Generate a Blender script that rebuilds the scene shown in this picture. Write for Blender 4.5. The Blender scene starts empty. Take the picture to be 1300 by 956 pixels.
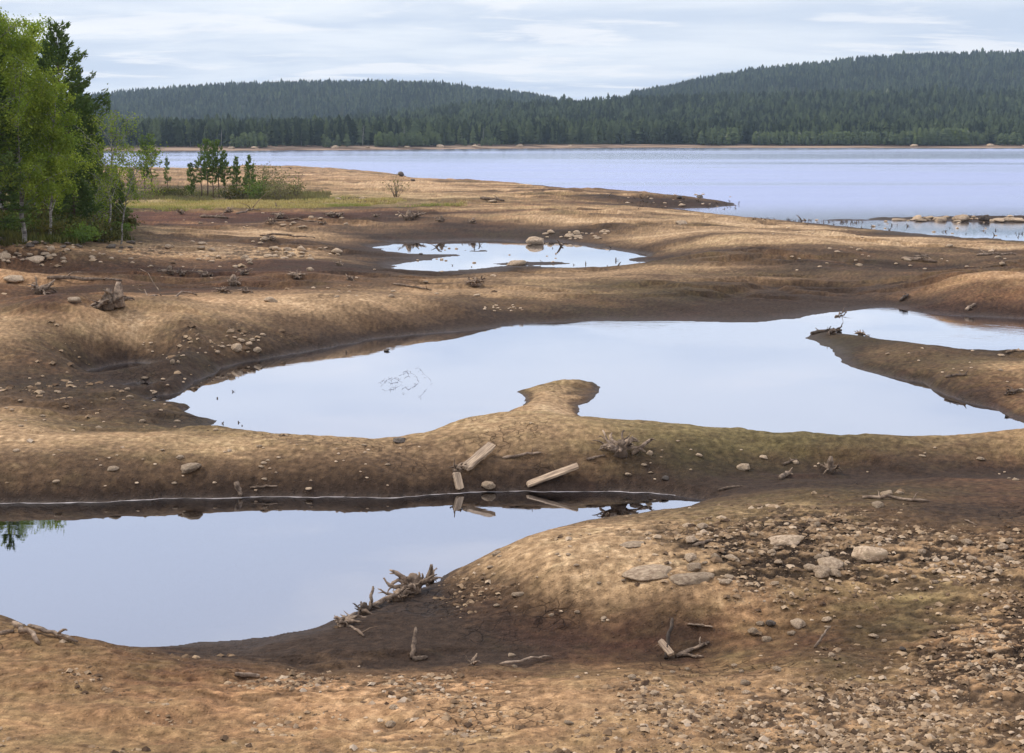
import bpy, math, random
import numpy as np
from mathutils import Vector, Matrix, noise as mnoise

R = math.radians
scene = bpy.context.scene
COL = scene.collection
rng = np.random.default_rng(7)
random.seed(7)

# ------------------------------------------------------------------ camera
CAMZ = 6.6
F = 1805.0            # focal length in photograph pixels (1300 wide)
HOR = 172.0           # horizon row
CY = 433.0
PITCH = math.atan((CY - HOR) / F)
cam_d = bpy.data.cameras.new('camera')
cam = bpy.data.objects.new('camera', cam_d)
COL.objects.link(cam)
cam.location = (0, 0, CAMZ)
cam.rotation_euler = (R(90) - PITCH, 0, 0)
cam_d.sensor_width = 36.0
cam_d.lens = 36.0 * F / 1300.0
cam_d.shift_y = -45.0 / 1300.0
cam_d.clip_start = 0.1
cam_d.clip_end = 30000
scene.camera = cam

CP, SP = math.cos(PITCH), math.sin(PITCH)

def ray(px, py):
    cx = (px - 650.0) / F
    cy = -(py - CY) / F
    return np.array([cx, CP + cy * SP, -SP + cy * CP])

def at_z(px, py, z=0.0):
    d = ray(px, py)
    t = (z - CAMZ) / d[2]
    return d[0] * t, d[1] * t

def at_D(px, py, D):
    d = ray(px, py)
    t = D / d[1]
    return d[0] * t, D, CAMZ + d[2] * t

# ------------------------------------------------------------------ noise
def _hash(ix, iy, seed):
    h = (ix.astype(np.int64) * 374761393 + iy.astype(np.int64) * 668265263 + seed * 974634777) & 0xffffffff
    h = ((h ^ (h >> 13)) * 1274126177) & 0xffffffff
    h = h ^ (h >> 16)
    return h

def perlin(x, y, seed=0):
    ix = np.floor(x); iy = np.floor(y)
    fx = x - ix; fy = y - iy
    ux = fx * fx * fx * (fx * (fx * 6 - 15) + 10)
    uy = fy * fy * fy * (fy * (fy * 6 - 15) + 10)
    def g(ox, oy):
        a = _hash(ix + ox, iy + oy, seed) * (2 * math.pi / 4294967296.0)
        return np.cos(a) * (fx - ox) + np.sin(a) * (fy - oy)
    n00, n10, n01, n11 = g(0, 0), g(1, 0), g(0, 1), g(1, 1)
    a = n00 + ux * (n10 - n00)
    b = n01 + ux * (n11 - n01)
    return (a + uy * (b - a)) * 1.5

def fbm(x, y, scale, octv=4, seed=0, gain=0.5):
    s = np.zeros_like(x); a = 1.0; t = 0
    for o in range(octv):
        s += a * perlin(x / scale * 2 ** o, y / scale * 2 ** o, seed + o * 17)
        t += a; a *= gain
    return s / t * 1.3

def sstep(a, b, x):
    t = np.clip((x - a) / (b - a), 0, 1)
    return t * t * (3 - 2 * t)

# ------------------------------------------------------------------ helpers: objects
def tag(o, label=None, cat=None, group=None, kind=None):
    if label: o['label'] = label
    if cat: o['category'] = cat
    if group: o['group'] = group
    if kind: o['kind'] = kind
    return o

def link(name, me, parent=None):
    o = bpy.data.objects.new(name, me)
    COL.objects.link(o)
    if parent is not None: o.parent = parent
    return o

def empty(name, loc=(0, 0, 0), rz=0.0):
    o = bpy.data.objects.new(name, None)
    o.empty_display_size = 0.3
    COL.objects.link(o)
    o.location = loc; o.rotation_euler = (0, 0, rz)
    return o

def copy_tree(o, parent=None):
    c = o.copy(); COL.objects.link(c)
    if parent is not None: c.parent = parent
    for ch in list(o.children): copy_tree(ch, c)
    return c

def mesh_np(name, verts, faces, mats, smooth=False, fattr=None, vcol=None):
    """verts (n,3), faces (m,k) arrays of one k, or list of arrays"""
    me = bpy.data.meshes.new(name)
    verts = np.asarray(verts, dtype=np.float32)
    if not isinstance(faces, list): faces = [faces]
    faces = [np.asarray(f, dtype=np.int32) for f in faces if len(f)]
    me.vertices.add(len(verts)); me.vertices.foreach_set('co', verts.ravel())
    tot = np.concatenate([np.full(len(f), f.shape[1], dtype=np.int32) for f in faces])
    idx = np.concatenate([f.ravel() for f in faces])
    me.loops.add(len(idx)); me.loops.foreach_set('vertex_index', idx)
    me.polygons.add(len(tot))
    st = np.zeros(len(tot), dtype=np.int32); st[1:] = np.cumsum(tot)[:-1]
    me.polygons.foreach_set('loop_start', st)
    me.polygons.foreach_set('loop_total', tot)
    me.polygons.foreach_set('use_smooth', np.full(len(tot), smooth, dtype=bool))
    if fattr is not None:
        a = me.attributes.new('tint', 'FLOAT', 'FACE'); a.data.foreach_set('value', np.asarray(fattr, dtype=np.float32))
    if vcol is not None:
        a = me.attributes.new('soil', 'FLOAT_COLOR', 'POINT'); a.data.foreach_set('color', np.asarray(vcol, dtype=np.float32).ravel())
    for m in (mats if isinstance(mats, (list, tuple)) else [mats]): me.materials.append(m)
    me.update(calc_edges=True)
    return me

class MB:
    def __init__(s): s.v = []; s.f4 = []; s.f3 = []; s.n = 0
    def add(s, v, f4=None, f3=None):
        s.v.append(np.asarray(v, dtype=float))
        if f4 is not None and len(f4): s.f4.append(np.asarray(f4) + s.n)
        if f3 is not None and len(f3): s.f3.append(np.asarray(f3) + s.n)
        s.n += len(v)
    def tube(s, pts, rad, sides=6, rough=0.0, flat=1.0, seed=0):
        pts = [Vector(p) for p in pts]; n = len(pts)
        vs = []; up = Vector((0.13, 0.21, 0.97)).normalized()
        rr = random.Random(seed)
        prof = [1 + rough * rr.uniform(-1, 1) for _ in range(sides)]
        for i, p in enumerate(pts):
            t = (pts[min(i + 1, n - 1)] - pts[max(i - 1, 0)])
            if t.length < 1e-6: t = Vector((0, 0, 1))
            t.normalize()
            a = t.cross(up)
            if a.length < 0.05: a = t.cross(Vector((1, 0, 0)))
            a.normalize(); b = t.cross(a)
            for k in range(sides):
                an = 2 * math.pi * k / sides
                q = prof[k] * (1 + rough * 0.5 * rr.uniform(-1, 1)) * rad[i]
                vs.append(p + a * math.cos(an) * q + b * math.sin(an) * q * flat)
        f4 = [(i * sides + k, i * sides + (k + 1) % sides, (i + 1) * sides + (k + 1) % sides, (i + 1) * sides + k) for i in range(n - 1) for k in range(sides)]
        vs.append(pts[0]); vs.append(pts[-1])
        f3 = [(n * sides, (k + 1) % sides, k) for k in range(sides)] + [(n * sides + 1, (n - 1) * sides + k, (n - 1) * sides + (k + 1) % sides) for k in range(sides)]
        s.add([tuple(v) for v in vs], f4, f3)
    def build(s, name, mat, parent=None, smooth=True):
        v = np.concatenate(s.v)
        fs = []
        if s.f4: fs.append(np.concatenate(s.f4))
        if s.f3: fs.append(np.concatenate(s.f3))
        return link(name, mesh_np(name, v, fs, mat, smooth), parent)

# ------------------------------------------------------------------ material helpers
def new_mat(name):
    m = bpy.data.materials.new(name); m.use_nodes = True
    nt = m.node_tree
    for n in list(nt.nodes): nt.nodes.remove(n)
    out = nt.nodes.new('ShaderNodeOutputMaterial')
    return m, nt, out

class NT:
    def __init__(s, nt): s.nt = nt
    def n(s, t, **kw):
        nd = s.nt.nodes.new(t)
        for k, v in kw.items(): setattr(nd, k, v)
        return nd
    def l(s, a, b): s.nt.links.new(a, b)
    def val(s, sock, v):
        if hasattr(v, 'links') or isinstance(v, bpy.types.NodeSocket): s.l(v, sock)
        else: sock.default_value = v
    def math(s, op, a, b=0.0, c=None, clamp=False):
        nd = s.n('ShaderNodeMath', operation=op, use_clamp=clamp)
        s.val(nd.inputs[0], a); s.val(nd.inputs[1], b)
        if c is not None: s.val(nd.inputs[2], c)
        return nd.outputs[0]
    def noise(s, vec, scale, detail=4, rough=0.5, dist=0.0, lac=2.0):
        nd = s.n('ShaderNodeTexNoise')
        if vec is not None: s.l(vec, nd.inputs['Vector'])
        nd.inputs['Scale'].default_value = scale; nd.inputs['Detail'].default_value = detail
        nd.inputs['Roughness'].default_value = rough; nd.inputs['Distortion'].default_value = dist
        return nd.outputs['Fac']
    def mapr(s, v, a, b, c=0.0, d=1.0, smooth=True):
        nd = s.n('ShaderNodeMapRange', interpolation_type='SMOOTHSTEP' if smooth else 'LINEAR')
        s.val(nd.inputs['Value'], v)
        for i, q in zip(('From Min', 'From Max', 'To Min', 'To Max'), (a, b, c, d)): s.val(nd.inputs[i], q)
        return nd.outputs['Result']
    def mix(s, f, a, b, blend='MIX'):
        nd = s.n('ShaderNodeMix', data_type='RGBA', blend_type=blend)
        s.val(nd.inputs[0], f)
        for i, q in ((6, a), (7, b)):
            if isinstance(q, bpy.types.NodeSocket): s.l(q, nd.inputs[i])
            else: nd.inputs[i].default_value = tuple(q) + ((1.0,) if len(q) == 3 else ())
        return nd.outputs[2]
    def mapping(s, vec, scale=(1, 1, 1), loc=(0, 0, 0), rot=(0, 0, 0)):
        nd = s.n('ShaderNodeMapping'); s.l(vec, nd.inputs['Vector'])
        nd.inputs['Scale'].default_value = scale; nd.inputs['Location'].default_value = loc; nd.inputs['Rotation'].default_value = rot
        return nd.outputs['Vector']

# ================================================================== TERRAIN DEFINITION
# shorelines, given on the water level
front_pool = [(-420, 650), (-100, 643), (0, 640), (100, 637), (200, 634), (300, 632), (400, 631), (500, 631), (580, 627), (640, 624), (700, 623),
              (760, 623), (820, 625), (870, 630), (900, 636), (880, 646), (850, 656), (800, 661), (750, 669), (700, 682), (650, 699), (600, 716), (565, 732),
              (545, 745), (510, 754), (480, 765), (450, 777), (400, 797), (350, 806), (300, 811), (250, 817), (200, 822), (150, 825), (100, 823), (60, 808), (30, 792), (0, 784),
              (-60, 778), (-200, 775), (-420, 760)]
mid_pool = [(178, 506), (207, 501), (225, 500), (240, 490), (262, 478), (285, 465), (305, 458), (330, 456), (350, 452), (380, 447), (410, 441), (440, 436),
            (480, 429), (520, 425), (560, 422), (590, 420), (620, 416), (650, 412), (700, 409), (760, 407.5), (850, 408), (930, 410), (980, 408), (1010, 404),
            (1050, 397), (1090, 393), (1125, 390), (1145, 392), (1165, 396), (1200, 399), (1250, 402), (1300, 404), (1380, 406), (1800, 408), (1800, 450), (1380, 452), (1300, 449), (1230, 446),
            (1170, 437), (1120, 431), (1080, 425), (1045, 421), (1025, 425), (1020, 429), (1040, 435), (1062, 445), (1066, 455), (1085, 467), (1100, 472),
            (1130, 477), (1170, 485), (1185, 495), (1220, 510), (1260, 518), (1290, 532), (1320, 545), (1380, 550), (1900, 560),
            (1900, 575), (1400, 558), (1300, 558), (1200, 566), (1120, 568), (1050, 566), (950, 562), (860, 560), (800, 557), (772, 546), (750, 534),
            (731, 526), (735, 515), (757, 502), (763, 497), (753, 485), (735, 484), (700, 487), (670, 493), (656, 497), (668, 505), (664, 514), (650, 522),
            (630, 534), (590, 545), (550, 560), (520, 574), (480, 576), (420, 573), (350, 566), (300, 562), (262, 560),
            (250, 556), (256, 546), (277, 534), (240, 526), (222, 522), (238, 517), (205, 514)]
up_pool = [(478, 313), (500, 307), (560, 306), (620, 305), (660, 307), (700, 306), (740, 311), (780, 317), (818, 323), (806, 330), (822, 334), (790, 340),
           (740, 341), (700, 339), (640, 338), (600, 342), (560, 345), (510, 344), (497, 337), (530, 332), (560, 328), (580, 325.2), (577, 323.2), (550, 322.6), (520, 322), (490, 320), (480, 318)]
left_pond = [(60, 242), (130, 238), (190, 238), (250, 237), (262, 239), (255, 243), (200, 244.5), (140, 245), (60, 246)]
lake = [(-1500, 180), (-1500, 214), (-400, 214), (0, 214), (150, 215), (230, 217), (260, 215), (350, 214), (400, 215), (440, 217), (480, 220), (508, 222), (524, 226),
        (512, 229), (535, 231), (560, 233), (620, 234), (680, 237), (720, 242), (760, 246), (800, 246), (850, 249), (880, 254), (930, 258), (936, 261), (900, 264),
        (850, 265), (820, 267), (850, 269), (900, 272), (950, 277), (1000, 281), (1050, 285), (1075, 288), (1120, 292), (1170, 297), (1220, 301), (1260, 303),
        (1300, 306), (1360, 309), (1800, 315), (2600, 318), (2600, 180)]
bar = [(1045, 279.5), (1082, 278), (1120, 277), (1150, 276.5), (1200, 276), (1300, 276), (1420, 275), (1420, 282), (1300, 282.5), (1240, 282), (1180, 281), (1120, 279.8), (1060, 280.6)]
islet = [(632, 334.5), (655, 332.5), (700, 333), (724, 334.5), (690, 336.5), (650, 337)]
islet2 = [(590, 318.5), (610, 317.5), (636, 318.5), (612, 319.6)]
puddle_a = [(112, 471), (140, 463), (175, 459), (203, 462), (190, 470), (150, 476), (120, 479)]
puddle_b = [(138, 493), (170, 485), (205, 486), (203, 493), (165, 498)]
puddle_c = [(1160, 347), (1195, 345), (1200, 347.5), (1170, 349)]

def warp_xy(x, y): return x / y, np.log(y)
def warp_poly(poly):
    out = []
    for (px, py) in poly:
        x, y = at_z(px, py, 0.0)
        out.append(warp_xy(x, y))
    return np.array(out)

def sdf(poly, U, V):
    """negative inside; in warped units"""
    d2 = np.full(U.shape, 1e9); inside = np.zeros(U.shape, dtype=bool)
    n = len(poly)
    for i in range(n):
        x0, y0 = poly[i]; x1, y1 = poly[(i + 1) % n]
        ex, ey = x1 - x0, y1 - y0
        t = np.clip(((U - x0) * ex + (V - y0) * ey) / (ex * ex + ey * ey + 1e-12), 0, 1)
        dx = U - (x0 + t * ex); dy = V - (y0 + t * ey)
        np.minimum(d2, dx * dx + dy * dy, out=d2)
        if abs(ey) > 1e-12:
            c = ((y0 > V) != (y1 > V)) & (U < (x1 - x0) * (V - y0) / ey + x0)
            inside ^= c
    return np.sqrt(d2) * np.where(inside, -1, 1)

# heights: (px, py, z)
HP = []
def H(*pts):
    for (px, py, z) in pts:
        x, y = at_z(px, py, z); HP.append((x, y, z))
def crest(D, *pts):
    for (px, py) in pts:
        x, y, z = at_D(px, py, D); HP.append((x, y, z))
for (px, ps, pr_) in [(-200, 556, 664), (-60, 556, 664), (40, 556, 663), (120, 556, 658), (200, 556, 651), (300, 553, 644), (350, 555, 646), (420, 561, 651), (480, 564, 651), (520, 562, 647),
                      (550, 549, 643), (590, 535, 641), (640, 529.5, 644), (700, 528, 647), (745, 530, 650), (775, 537, 650), (810, 546, 648), (860, 548, 645)]:
    ta, tb = (ps - HOR) / F, (pr_ - HOR) / F
    crest(2 * CAMZ / (ta + tb), (px, ps))
crest(28.7, (950, 549), (1050, 553), (1120, 556), (1200, 553), (1300, 546), (1400, 541), (1700, 541))
for (px, py, D) in [(548, 740, 20.2), (570, 723, 20.5), (600, 708, 21.0), (650, 690, 21.6), (700, 674, 22.2), (750, 662, 22.8), (800, 654, 23.3), (850, 647, 23.7), (900, 634, 24.3),
                    (950, 622, 24.9), (1000, 616, 25.1), (1100, 612, 25.2), (1200, 608, 25.3), (1300, 605, 25.4), (1500, 602, 25.4)]:
    crest(D, (px, py))
for px in (950, 1020, 1100, 1180, 1260, 1340, 1500):
    x, y, z = at_D(px, 600, 26.7); HP.append((x, y, 0.12 + 0.00015 * (px - 950)))
H((700, 720, .7), (800, 705, .78), (900, 690, .85), (1000, 680, .85), (1100, 680, .82), (1250, 680, .8), (1400, 680, .8), (1700, 680, .9),
  (820, 740, .66), (950, 740, .70), (1100, 740, .68), (1300, 740, .75), (1000, 795, .42), (1130, 790, .5), (1300, 790, .7), (1500, 760, .8), (1050, 835, .55), (1300, 850, .8), (1150, 860, .6),
  (600, 795, .16), (700, 800, .18), (650, 830, .16), (800, 805, .24), (850, 800, .3), (550, 790, .12), (900, 800, .3), (560, 830, .18), (450, 825, .12), (300, 838, .12), (760, 765, .42), (830, 768, .5), (900, 775, .5), (680, 745, .45), (620, 745, .3),
  (0, 850, .5), (-200, 850, .5), (100, 845, .45), (200, 858, .35), (300, 862, .38), (450, 864, .42), (600, 864, .45), (700, 860, .42), (800, 860, .5), (900, 862, .5),
  (85, 808, .3), (-100, 805, .3), (-300, 810, .4),
  (-200, 950, .8), (0, 950, .8), (200, 950, .8), (400, 950, .8), (650, 950, .85), (900, 950, .9), (1100, 950, .9), (1300, 950, 1.), (1600, 950, 1.),
  (0, 400, 1.25), (100, 405, 1.2), (200, 400, 1.15), (300, 397, 1.0), (400, 388, .95), (0, 450, .7), (80, 455, .55), (130, 438, .62), (175, 432, .68), (215, 440, .6), (270, 430, .8), (60, 500, .3), (150, 490, .2), (110, 475, .22),
  (-200, 400, 1.4), (-200, 480, .6), (-200, 520, .6), (-20, 519, .5), (40, 522, .55), (90, 532, .42), (130, 545, .25), (200, 540, .16), (170, 520, .22), (230, 548, .2),
  (340, 425, .65), (420, 408, .65), (500, 395, .7), (600, 388, .6), (560, 408, .25), (650, 400, .18), (700, 390, .45), (750, 400, .12), (800, 390, .28), (900, 390, .2), (1000, 385, .2), (1080, 379, .2), (650, 366, .6), (750, 357, .6), (850, 352, .5), (950, 347, .45), (500, 373, .7), (580, 370, .65),
  (1230, 353, .95), (1300, 349, 1.05), (1190, 363, .65), (1150, 378, .35), (1400, 349, 1.1), (1700, 350, 1.2), (1120, 368, .2), (1220, 385, .45), (1300, 385, .6), (1250, 340, .75), (1350, 338, .8),
  (30, 384, .35), (80, 386, .35), (120, 384, .5), (0, 368, .75), (100, 366, .75), (200, 372, .75), (300, 370, .7), (400, 368, .65),
  (1150, 450, .38), (1200, 466, .4), (1240, 466, .5), (1100, 445, .25), (1290, 464, .6), (1300, 512, .16), (1260, 497, .22), (1400, 480, .6), (1270, 452, .45), (1700, 490, .8), (1340, 530, .12), (1380, 515, .25), (1150, 436, .3), (1215, 482, .3),
  (700, 500, .15), (700, 515, .2), (740, 492, .12), (690, 522, .3),
  (0, 340, 1.0), (100, 335, .95), (200, 342, .7), (300, 342, .6), (300, 322, .7), (230, 318, .8), (400, 352, .75), (450, 335, .45), (440, 318, .4), (400, 304, .5), (330, 299, .55), (500, 298, .35), (200, 285, .7), (600, 296, .3), (700, 297, .35), (600, 288, .5), (700, 286, .6), (780, 305, .35), (830, 318, .35),
  (860, 305, .75), (900, 320, .7), (840, 330, .5), (850, 287, .75), (960, 292, .7), (1000, 298, .7), (1000, 330, .6), (1100, 308, .55), (1200, 316, .55), (1300, 324, .55), (1100, 325, .6), (1050, 296, .5), (1170, 306, .3), (1080, 298, .3), (1000, 288, .35), (1250, 310, .3), (1200, 340, .6), (1100, 345, .5), (1300, 315, .3),
  (520, 327, .12), (560, 325.5, .07), (500, 328, .2), (500, 352, .4), (600, 353, .45), (560, 348, .2), (640, 345, .2), (740, 346, .3), (700, 352, .6), (800, 348, .6), (560, 358, .6),
  (800, 258, .55), (700, 262, 1.0), (600, 255, 1.1), (500, 262, 1.0), (400, 240, 1.0), (300, 235, .8), (450, 226, 1.1), (400, 222, 1.0), (300, 224, .8), (500, 240, 1.0), (640, 243, .9), (400, 270, .9), (300, 275, .8), (700, 275, 1.), (560, 275, .9),
  (0, 305, 1.7), (-100, 300, 2.1), (-300, 300, 2.4), (80, 300, 1.6), (150, 288, 1.3), (-20, 330, 1.25), (150, 262, .7), (60, 262, .9), (0, 255, 1), (-200, 250, 1.2), (180, 300, 1.0), (80, 320, 1.35), (150, 312, 1.15),
  (-500, 330, 2.5), (1700, 330, 1.4), (1150, 278.5, .2), (1250, 278.5, .25), (1350, 278.5, .3))
for px in (-300, 300, 650, 1000, 1600):
    for D, z in ((9.0, 1.6), (5.0, 3.6), (2.5, 4.8)):
        HP.append(((px - 650) / F * D, D, z))
HP = np.array(HP)

def rbf_fit(P, Z, c=0.03, reg=1e-6):
    d = np.sqrt(((P[:, None, :] - P[None]) ** 2).sum(-1) + c * c)
    n = len(P)
    A = np.zeros((n + 1, n + 1)); A[:n, :n] = d - reg * 0; A[:n, n] = 1; A[n, :n] = 1
    A[np.arange(n), np.arange(n)] -= 0.002
    b = np.zeros((n + 1,) + Z.shape[1:]); b[:n] = Z
    return np.linalg.solve(A, b)

def rbf_eval(P, W, U, V, c=0.03):
    sh = U.shape; u = U.ravel(); v = V.ravel()
    out = np.zeros((len(u),) + W.shape[1:])
    for i in range(0, len(u), 40000):
        dd = np.sqrt((u[i:i + 40000, None] - P[None, :, 0]) ** 2 + (v[i:i + 40000, None] - P[None, :, 1]) ** 2 + c * c)
        out[i:i + 40000] = dd @ W[:-1] + W[-1]
    return out.reshape(sh + W.shape[1:])

POLYS = [warp_poly(p) for p in (front_pool, mid_pool, up_pool, left_pond, lake, puddle_a, puddle_b, puddle_c)]
ISL = [warp_poly(p) for p in (bar, islet, islet2)]

def shore(U, V):
    """signed distance in metres (positive on land)"""
    d = np.full(U.shape, 1e9)
    for p in POLYS: d = np.minimum(d, sdf(p, U, V))
    for p in ISL: d = np.maximum(d, -sdf(p, U, V))
    return d * np.exp(V)

def Lof(D): return np.clip((0.033 - .011 * sstep(24.5, 25.5, D) * (1 - sstep(29, 30, D)) + .037 * sstep(33, 50, D)) * D * (1 - .6 * sstep(32.5, 33.5, D) * (1 - sstep(37, 40, D))), 0.25, 5.0)
def sprof(d, D): return 1 - np.exp(-np.maximum(d, 0) / Lof(D))

hu, hv = warp_xy(HP[:, 0], HP[:, 1])
hd = shore(hu, hv)
hs = np.maximum(sprof(hd, HP[:, 1]), 0.4)
HW = rbf_fit(np.stack([hu, hv], 1), HP[:, 2] / hs)

# quick look-up of the ground seen through a pixel, on a coarse copy of the terrain
_us = np.linspace(-.5, .5, 260); _vs = np.linspace(math.log(13), math.log(330), 420)
_U, _V = np.meshgrid(_us, _vs); _D = np.exp(_V); _d = shore(_U, _V)
_Z = np.where(_d > 0, np.clip(rbf_eval(np.stack([hu, hv], 1), HW, _U, _V), .06, None) * sprof(_d, _D), 0)
def quick(px, py):
    dr_ = ray(px, py); t = np.exp(np.linspace(math.log(14), math.log(320), 900)) / dr_[1]
    x = dr_[0] * t; y = dr_[1] * t; z = CAMZ + dr_[2] * t
    i_ = np.clip(np.round(np.interp(x / y, _us, np.arange(260))).astype(int), 0, 259); j_ = np.clip(np.round(np.interp(np.log(y), _vs, np.arange(420))).astype(int), 0, 419)
    k = np.argmax(z <= _Z[j_, i_])
    if z[k] > _Z[j_[k], i_[k]]: return at_z(px, py, .5)
    return x[k], y[k]

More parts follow.
